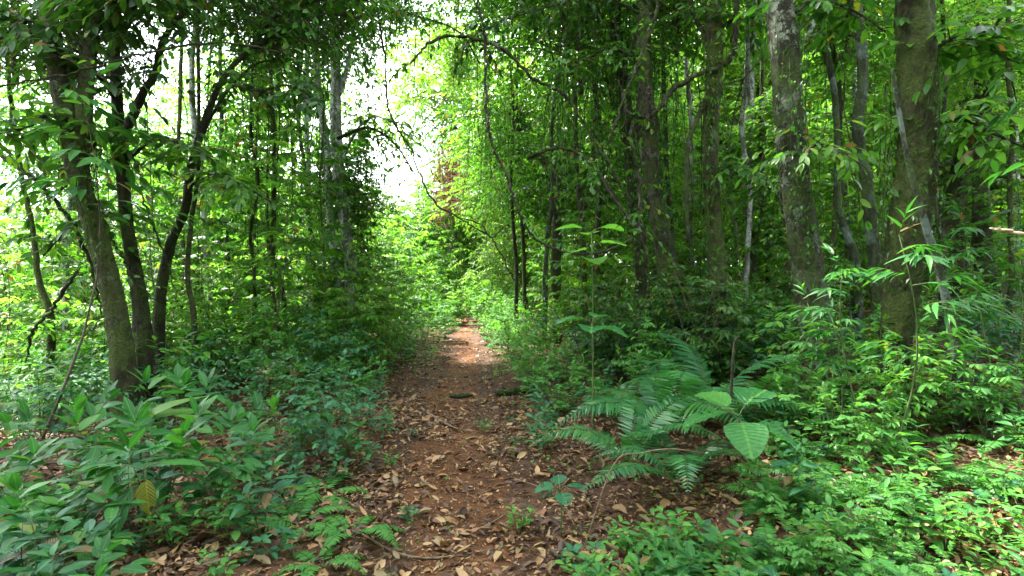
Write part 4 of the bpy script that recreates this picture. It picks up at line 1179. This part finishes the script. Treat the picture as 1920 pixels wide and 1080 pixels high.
# left foreground shrub with large leaves, a hanging grey leaf and a yellowing one
e = big_leaves(268, 2.75, 'drooping large-leaved plant with one yellowing leaf, left foreground', [(200, .1, .28, .10, 1.0), (185, -.12, .26, .095, .93), (255, -1.2, .26, .12, .95), (5, .1, .24, .11, 1.0), (95, .3, .24, .10, 1.0)], 'leaf_herb', .46, kind='ellip')
yl = Leaves(); yl.add((.03, -.02, .42), (.25, -.25, -1), (.2, -1, .1), .19, .10)
tag(link('leaf', yl.mesh('leaf', 'yellow_leaf', 'hi', 'ellip', .1, .1, .2), e), 'yellow-green withering leaf')
b1 = plant(broad, *G(300, 3.1)[:2], 1.05, cat='shrub', label='broad-leaved shrub behind the drooping large-leaved plant')
plant(broad, *G(420, 3.3)[:2], 1.0, cat='shrub', label='broad-leaved shrub with pale glossy leaves reaching toward the path')
plant(broad, *G(210, 3.6)[:2], 1.05, cat='shrub', label='broad-leaved shrub before the foot of the forked mossy tree')
plant(broad, *G(520, 4.3)[:2], 1.0, cat='shrub', label='broad-leaved shrub behind the pale ferns left of the path')
plant(broad, *G(330, 4.4)[:2], 1.15, cat='shrub', label='broad-leaved shrub under the blade-leaved plant, before the dark trees')
plant(broad, *G(90, 2.5)[:2], .9, cat='shrub', label='broad-leaved shrub low at the far left of the foreground')
plant(broad, *G(130, 3.9)[:2], 1.1, cat='shrub', label='broad-leaved shrub left of the foot of the forked mossy tree')
plant(broad, *G(-10, 3.2)[:2], 1.0, cat='shrub', label='broad-leaved shrub cut by the left edge of the view')
plant(broad, *G(140, 2.05)[:2], .65, cat='shrub', label='broad-leaved shrub low in the bottom left corner')
g_ = G(262, 3.5); e = tag(empty('blade_leaved_plant', g_), 'plant with two long upright bright blades beside the straight dark tree', 'plant')
for (a, el, L, W) in ((0, .85, .42, .085), (20, .45, .5, .075)):
    lv = Leaves(); lv.add((0, 0, .52), (math.cos(R(a)), math.sin(R(a)), el), (-.4, -.6, .7), L, W); link('leaf', lv.mesh('leaf', 'leaf_bright', 'hi', 'lance', .2, .45, .1), e)
tb = Tubes(); tb.add([(0, 0, -.03), (.0, .01, .3), (0, 0, .53)], [.006, .005, .004], 6); link('stem', tb.mesh('stem', 'stem_green'), e)

# lance-leaved saplings before the thick trunks
for px, d, s, lab in [(1660, 3.9, 1.0, 'lance-leaved sapling in front of the thickest mossy trunk'), (1570, 4.3, .72, 'shorter lance-leaved sapling before the broad lichen trunk'),
                      
                      (1880, 4.6, .9, 'lance-leaved sapling at the right edge on the bank')]:
    plant(lance, *G(px, d)[:2], s, cat='sapling', label=lab)
# overhanging sapling at the upper right
s_up = shrub(3.2, 1, .2, 12, .75, 7, .15, .36, 'leaf_herb', 'hi', 'ellip', .66, .013, 'stem_brown', False, .3, .2, .3, 1, 55, .14, .15, 'broad_leaved_sapling')
plant(s_up, 3.2, 2.9, 1.0, cat='sapling', label='broad-leaved sapling spreading pale leaves in from the upper right')
plant(s_up, 4.3, 4.3, 1.15, cat='sapling', label='broad-leaved sapling behind the upper right one, partly in shade')
plant(s_up, -4.9, 5.2, 1.25, cat='sapling', label='dark broad-leaved sapling at the upper left edge')

# the herb layer
random.seed(12)
rf = lambda a, b: (lambda x, y: off(x, y) > a and x < y * 1.1 and not (.9 < x / y * F / 100 - (-9.6) - 9.6 + 0 < .9))
fill([sd_b, sd_e, sd_a], 26, (.15, 1.5, 1.8, 2.9, lambda x, y: .13 < x / y < .5), .6, .95, 'pale green seedling', 'seedling', .13)
fill([sd_e, sd_b, sd_c], 16, (-2.4, -.8, 1.9, 3.0, lambda x, y: x / y < -.42), .7, 1.0, 'dark green seedling', 'seedling', .2)
fill([mids_b, sd_c, sd_a], 26, (-3.2, -.8, 3.2, 5.6, lambda x, y: -1.5 < off(x, y) < -.68), .5, .75, 'low verge plant', 'plant', .26)
fill([sd_a, sd_d, sd_c], 30, (-3.2, -1.2, 1.8, 3.8, lambda x, y: x / y < -.72), .8, 1.15, 'dark green seedling', 'seedling', .18)
fill([sd_a, sd_e, fern_s], 18, (.3, 3.4, 3.0, 4.2, lambda x, y: .45 < x / y < .62), .7, .95, 'bank plant', 'plant', .22)
fill([fern_s], 12, (.8, 4.5, 1.9, 4.4, lambda x, y: x / y > .5), .7, 1.05, 'pale little fern', 'fern', .4)
fill([mids_c], 10, (.8, 3.4, 2.0, 3.2, lambda x, y: x / y > .35), .4, .55, 'low small-leaved shrub', 'shrub', .35)
fill([sd_b, sd_d, sd_a, sd_e, sd_b], 88, (.3, 3.4, 1.7, 3.1, lambda x, y: x / y > .13), .6, 1.1, 'pale green seedling', 'seedling', .12)
fill([sd_a, sd_d, sd_e, sd_b], 40, (.5, 6, 3.0, 5.2, lambda x, y: x / y > .45), .8, 1.2, 'green seedling', 'seedling', .22)
fill([mids, mids_c], 10, (.8, 5.5, 3.2, 5.0, lambda x, y: x / y > .55), .5, .7, 'small leafy shrub', 'shrub', .45)
fill([sd_c, sd_e, sd_a], 26, (.2, 2.2, 3.0, 6.5, lambda x, y: .75 < off(x, y) < 2.0), .7, 1.0, 'blue-green seedling', 'seedling', .22)
fill([mids_c, mids, mids_b], 26, (.8, 9, 5.2, 8.8, lambda x, y: off(x, y) > 2.1 and x / y > .16), .7, 1.1, 'small leafy shrub', 'shrub', .42)
fill([sd_a, sd_c, sd_e, sd_a], 40, (-5, -.3, 2.2, 4.6, lambda x, y: off(x, y) < -.62 and x / y < -.30), .8, 1.2, 'dark green seedling', 'seedling', .2)
fill([mids_b, mids_b, sd_c], 34, (-7, -.3, 4.4, 8.4, lambda x, y: off(x, y) < -.95), .65, 1.0, 'low blue-green shrub', 'shrub', .38)
fill([sd_e, sd_b], 10, (-1.4, .6, 2.6, 6.5, lambda x, y: .3 < abs(off(x, y)) < .8), .5, .8, 'tiny path-side seedling', 'seedling', .4)
fill([mids_c, mids, sd_d, sd_a], 60, (-5, 4, 7.0, 16, lambda x, y: max(.42, .75 - .03 * (y - 7)) < abs(off(x, y)) < 2.2), .6, 1.0, 'path-side plant', 'plant', .33)
fill([mids_b, mids_c, mids, sd_c], 46, (1, 9, 3.9, 7.2, lambda x, y: off(x, y) > 1.6 and x / y > .33), .6, .95, 'bank shrub', 'shrub', .36)
fill([mids_b, mids_c, sd_c], 24, (.3, 4, 5.0, 8.0, lambda x, y: 1.1 < off(x, y) < 3.0), .6, .9, 'shady low shrub', 'shrub', .35)

fill([mids_c, mids, sd_d], 30, (-5, 4, 13, 25, lambda x, y: max(.22, .6 - .03 * (y - 13)) < abs(off(x, y)) < 1.8), .9, 1.6, 'sunlit green plant', 'plant', .4)
fill([shrub_c, mids, shrub_a], 16, (-5, 1, 20, 24, lambda x, y: abs(off(x, y)) < 2.2), .5, .9, 'bright path-end shrub', 'shrub', .6)
fill([mids, mids_b, mids_c, shrub_f], 34, (.8, 9, 6.4, 9.4, lambda x, y: off(x, y) > 2.2 and 1040 < x / y * F + 960 < 1520), .75, 1.05, 'dark undergrowth shrub', 'shrub', .42)
fill([mids_b, mids_c, mids], 30, (-7, -1, 5.8, 9.2, lambda x, y: off(x, y) < -1.3), .8, 1.2, 'dark undergrowth shrub', 'shrub', .5)
# ------------------------------------------------------------------ logs, branches and sticks on the ground
def lying(label, pts, r, mat, name, cat, group=None, sides=8, lump=.08):
    o = Vector(pts[0]); tb = Tubes(); cp = catmull([Vector(p) - o for p in pts], 6)
    tb.add(cp, interp_r(r, len(cp), 6), sides, lump=lump)
    ob = link(name, tb.mesh(name, mat)); ob.location = o
    return tag(ob, label, cat, group)
gg = lambda px, d, dz=.03: tuple(G(px, d, dz))
lying('mossy rotting log lying in the right foreground herbs', [gg(1590, 3.05, .05), gg(1640, 2.85, .05), gg(1700, 2.62, .04), gg(1750, 2.45, .03)], [.055, .06, .055, .04], 'bark_moss', 'fallen_log', 'log', sides=14, lump=.12)
lying('short dark log beside the right edge of the path', [gg(930, 7.1, .05), gg(965, 7.2, .06), gg(1005, 7.35, .05)], [.045, .055, .04], 'bark_dark', 'fallen_log', 'log', sides=12, lump=.15)
lying('dark fallen log in the left thicket behind the slender crooked tree', [(-4.6, 7.0, .35), (-4.1, 7.1, .26), (-3.7, 7.3, .06)], [.07, .08, .06], 'bark_dark', 'fallen_log', 'log', sides=12, lump=.12)
lying('pale broken wood chunk lying before the broad lichen trunk', [gg(1520, 3.35, .03), gg(1545, 3.4, .035), gg(1565, 3.45, .03)], [.02, .028, .018], 'stick_pale', 'wood_chunk', 'wood chunk', sides=8, lump=.2)
lying('long twig arching out of the ferns to the path edge', [gg(1090, 2.9, .0), tuple(P(1150, 872, 3.0)), tuple(P(1200, 850, 3.1)), tuple(P(1260, 842, 3.2)), tuple(P(1320, 850, 3.3))], [.003, .004, .0045, .005, .0045], 'twig', 'fallen_branch', 'branch')
lying('straight stick lying across the middle of the path', [gg(790, 6.3, .03), gg(822, 5.85, .03), gg(858, 5.5, .03)], [.018, .016, .010], 'twig', 'fallen_branch', 'branch')
lying('dark flat piece of bark on the path', [gg(845, 7.2, .03), gg(865, 7.15, .04), gg(885, 7.25, .03)], [.03, .045, .02], 'bark_dark', 'bark_piece', 'bark piece', lump=.2)
lying('curved dark root crossing the near path', [gg(660, 3.2, .012), gg(740, 2.95, .018), gg(800, 2.9, .02), gg(870, 2.95, .015), gg(950, 3.05, .01)], [.006, .008, .008, .007, .004], 'twig', 'fallen_branch', 'branch')
lying('stick leaning up behind the five big leaves', [gg(1365, 4.0, -.02), tuple(P(1375, 665, 3.95)), tuple(P(1385, 630, 3.9))], [.012, .011, .008], 'bark_liana', 'fallen_branch', 'branch')
random.seed(3)
for i in range(60):
    y = random.uniform(2.2, 9); x = xc(y) + random.uniform(-1.2, 2.2)
    a = random.random() * 6.28; L = random.uniform(.12, .5)
    p = [(x + math.cos(a) * L * t + random.gauss(0, .012), y + math.sin(a) * L * t + random.gauss(0, .012)) for t in (0, .35, .7, 1)]
    r0 = random.uniform(.002, .006)
    lying('thin fallen twig lying among the dry leaves', [(q[0], q[1], gz(*q) + .025) for q in p], [r0, r0, r0 * .8, r0 * .4], 'twig', 'fallen_twig', 'twig', 'thin twigs fallen on the litter', 5)

# ------------------------------------------------------------------ labels of the undergrowth
def relation(x, y):
    px = x / y * F + 960
    best = min(LM, key=lambda l: abs(l[0] - px) + abs(l[1] - y) * 22)
    dx, dy = px - best[0], y - best[1]
    if best[2].startswith('far bend'):
        rel = 'left of' if dx < 0 else 'right of'
    elif abs(dx) < 85: rel = 'in front of' if dy < 0 else 'behind'
    else: rel = ('left of' if dx < 0 else 'right of')
    return rel, best[2]
buckets = {}
for rec in PLANTED:
    c, x, y, s, desc, cat = rec
    rel, lm = relation(x, y)
    buckets.setdefault((desc, cat, rel, lm), []).append(rec)
ORD = ['tallest', 'second tallest', 'third tallest', 'fourth tallest', 'fifth tallest', 'sixth tallest', 'seventh tallest', 'eighth tallest']
for (desc, cat, rel, lm), rs in buckets.items():
    rs.sort(key=lambda r: -r[3])
    where = f'{rel} the {lm}'
    for i, rec in enumerate(rs):
        if len(rs) == 1: tag(rec[0], f'{desc} {where}', cat, f'{desc}s in the forest')
        elif len(rs) <= 8: tag(rec[0], f'{ORD[i]} {desc} {where}', cat, f'{desc}s {where}')
        else:
            adj = 'taller' if i < len(rs) / 3 else ('middling' if i < 2 * len(rs) / 3 else 'smaller')
            tag(rec[0], f'{adj} {desc} {where}', cat, f'{adj} {desc}s {where}')

# the prototypes themselves are not part of the place
for pr in PROTOS:
    for ch in list(pr.children_recursive): bpy.data.objects.remove(ch)
    bpy.data.objects.remove(pr)
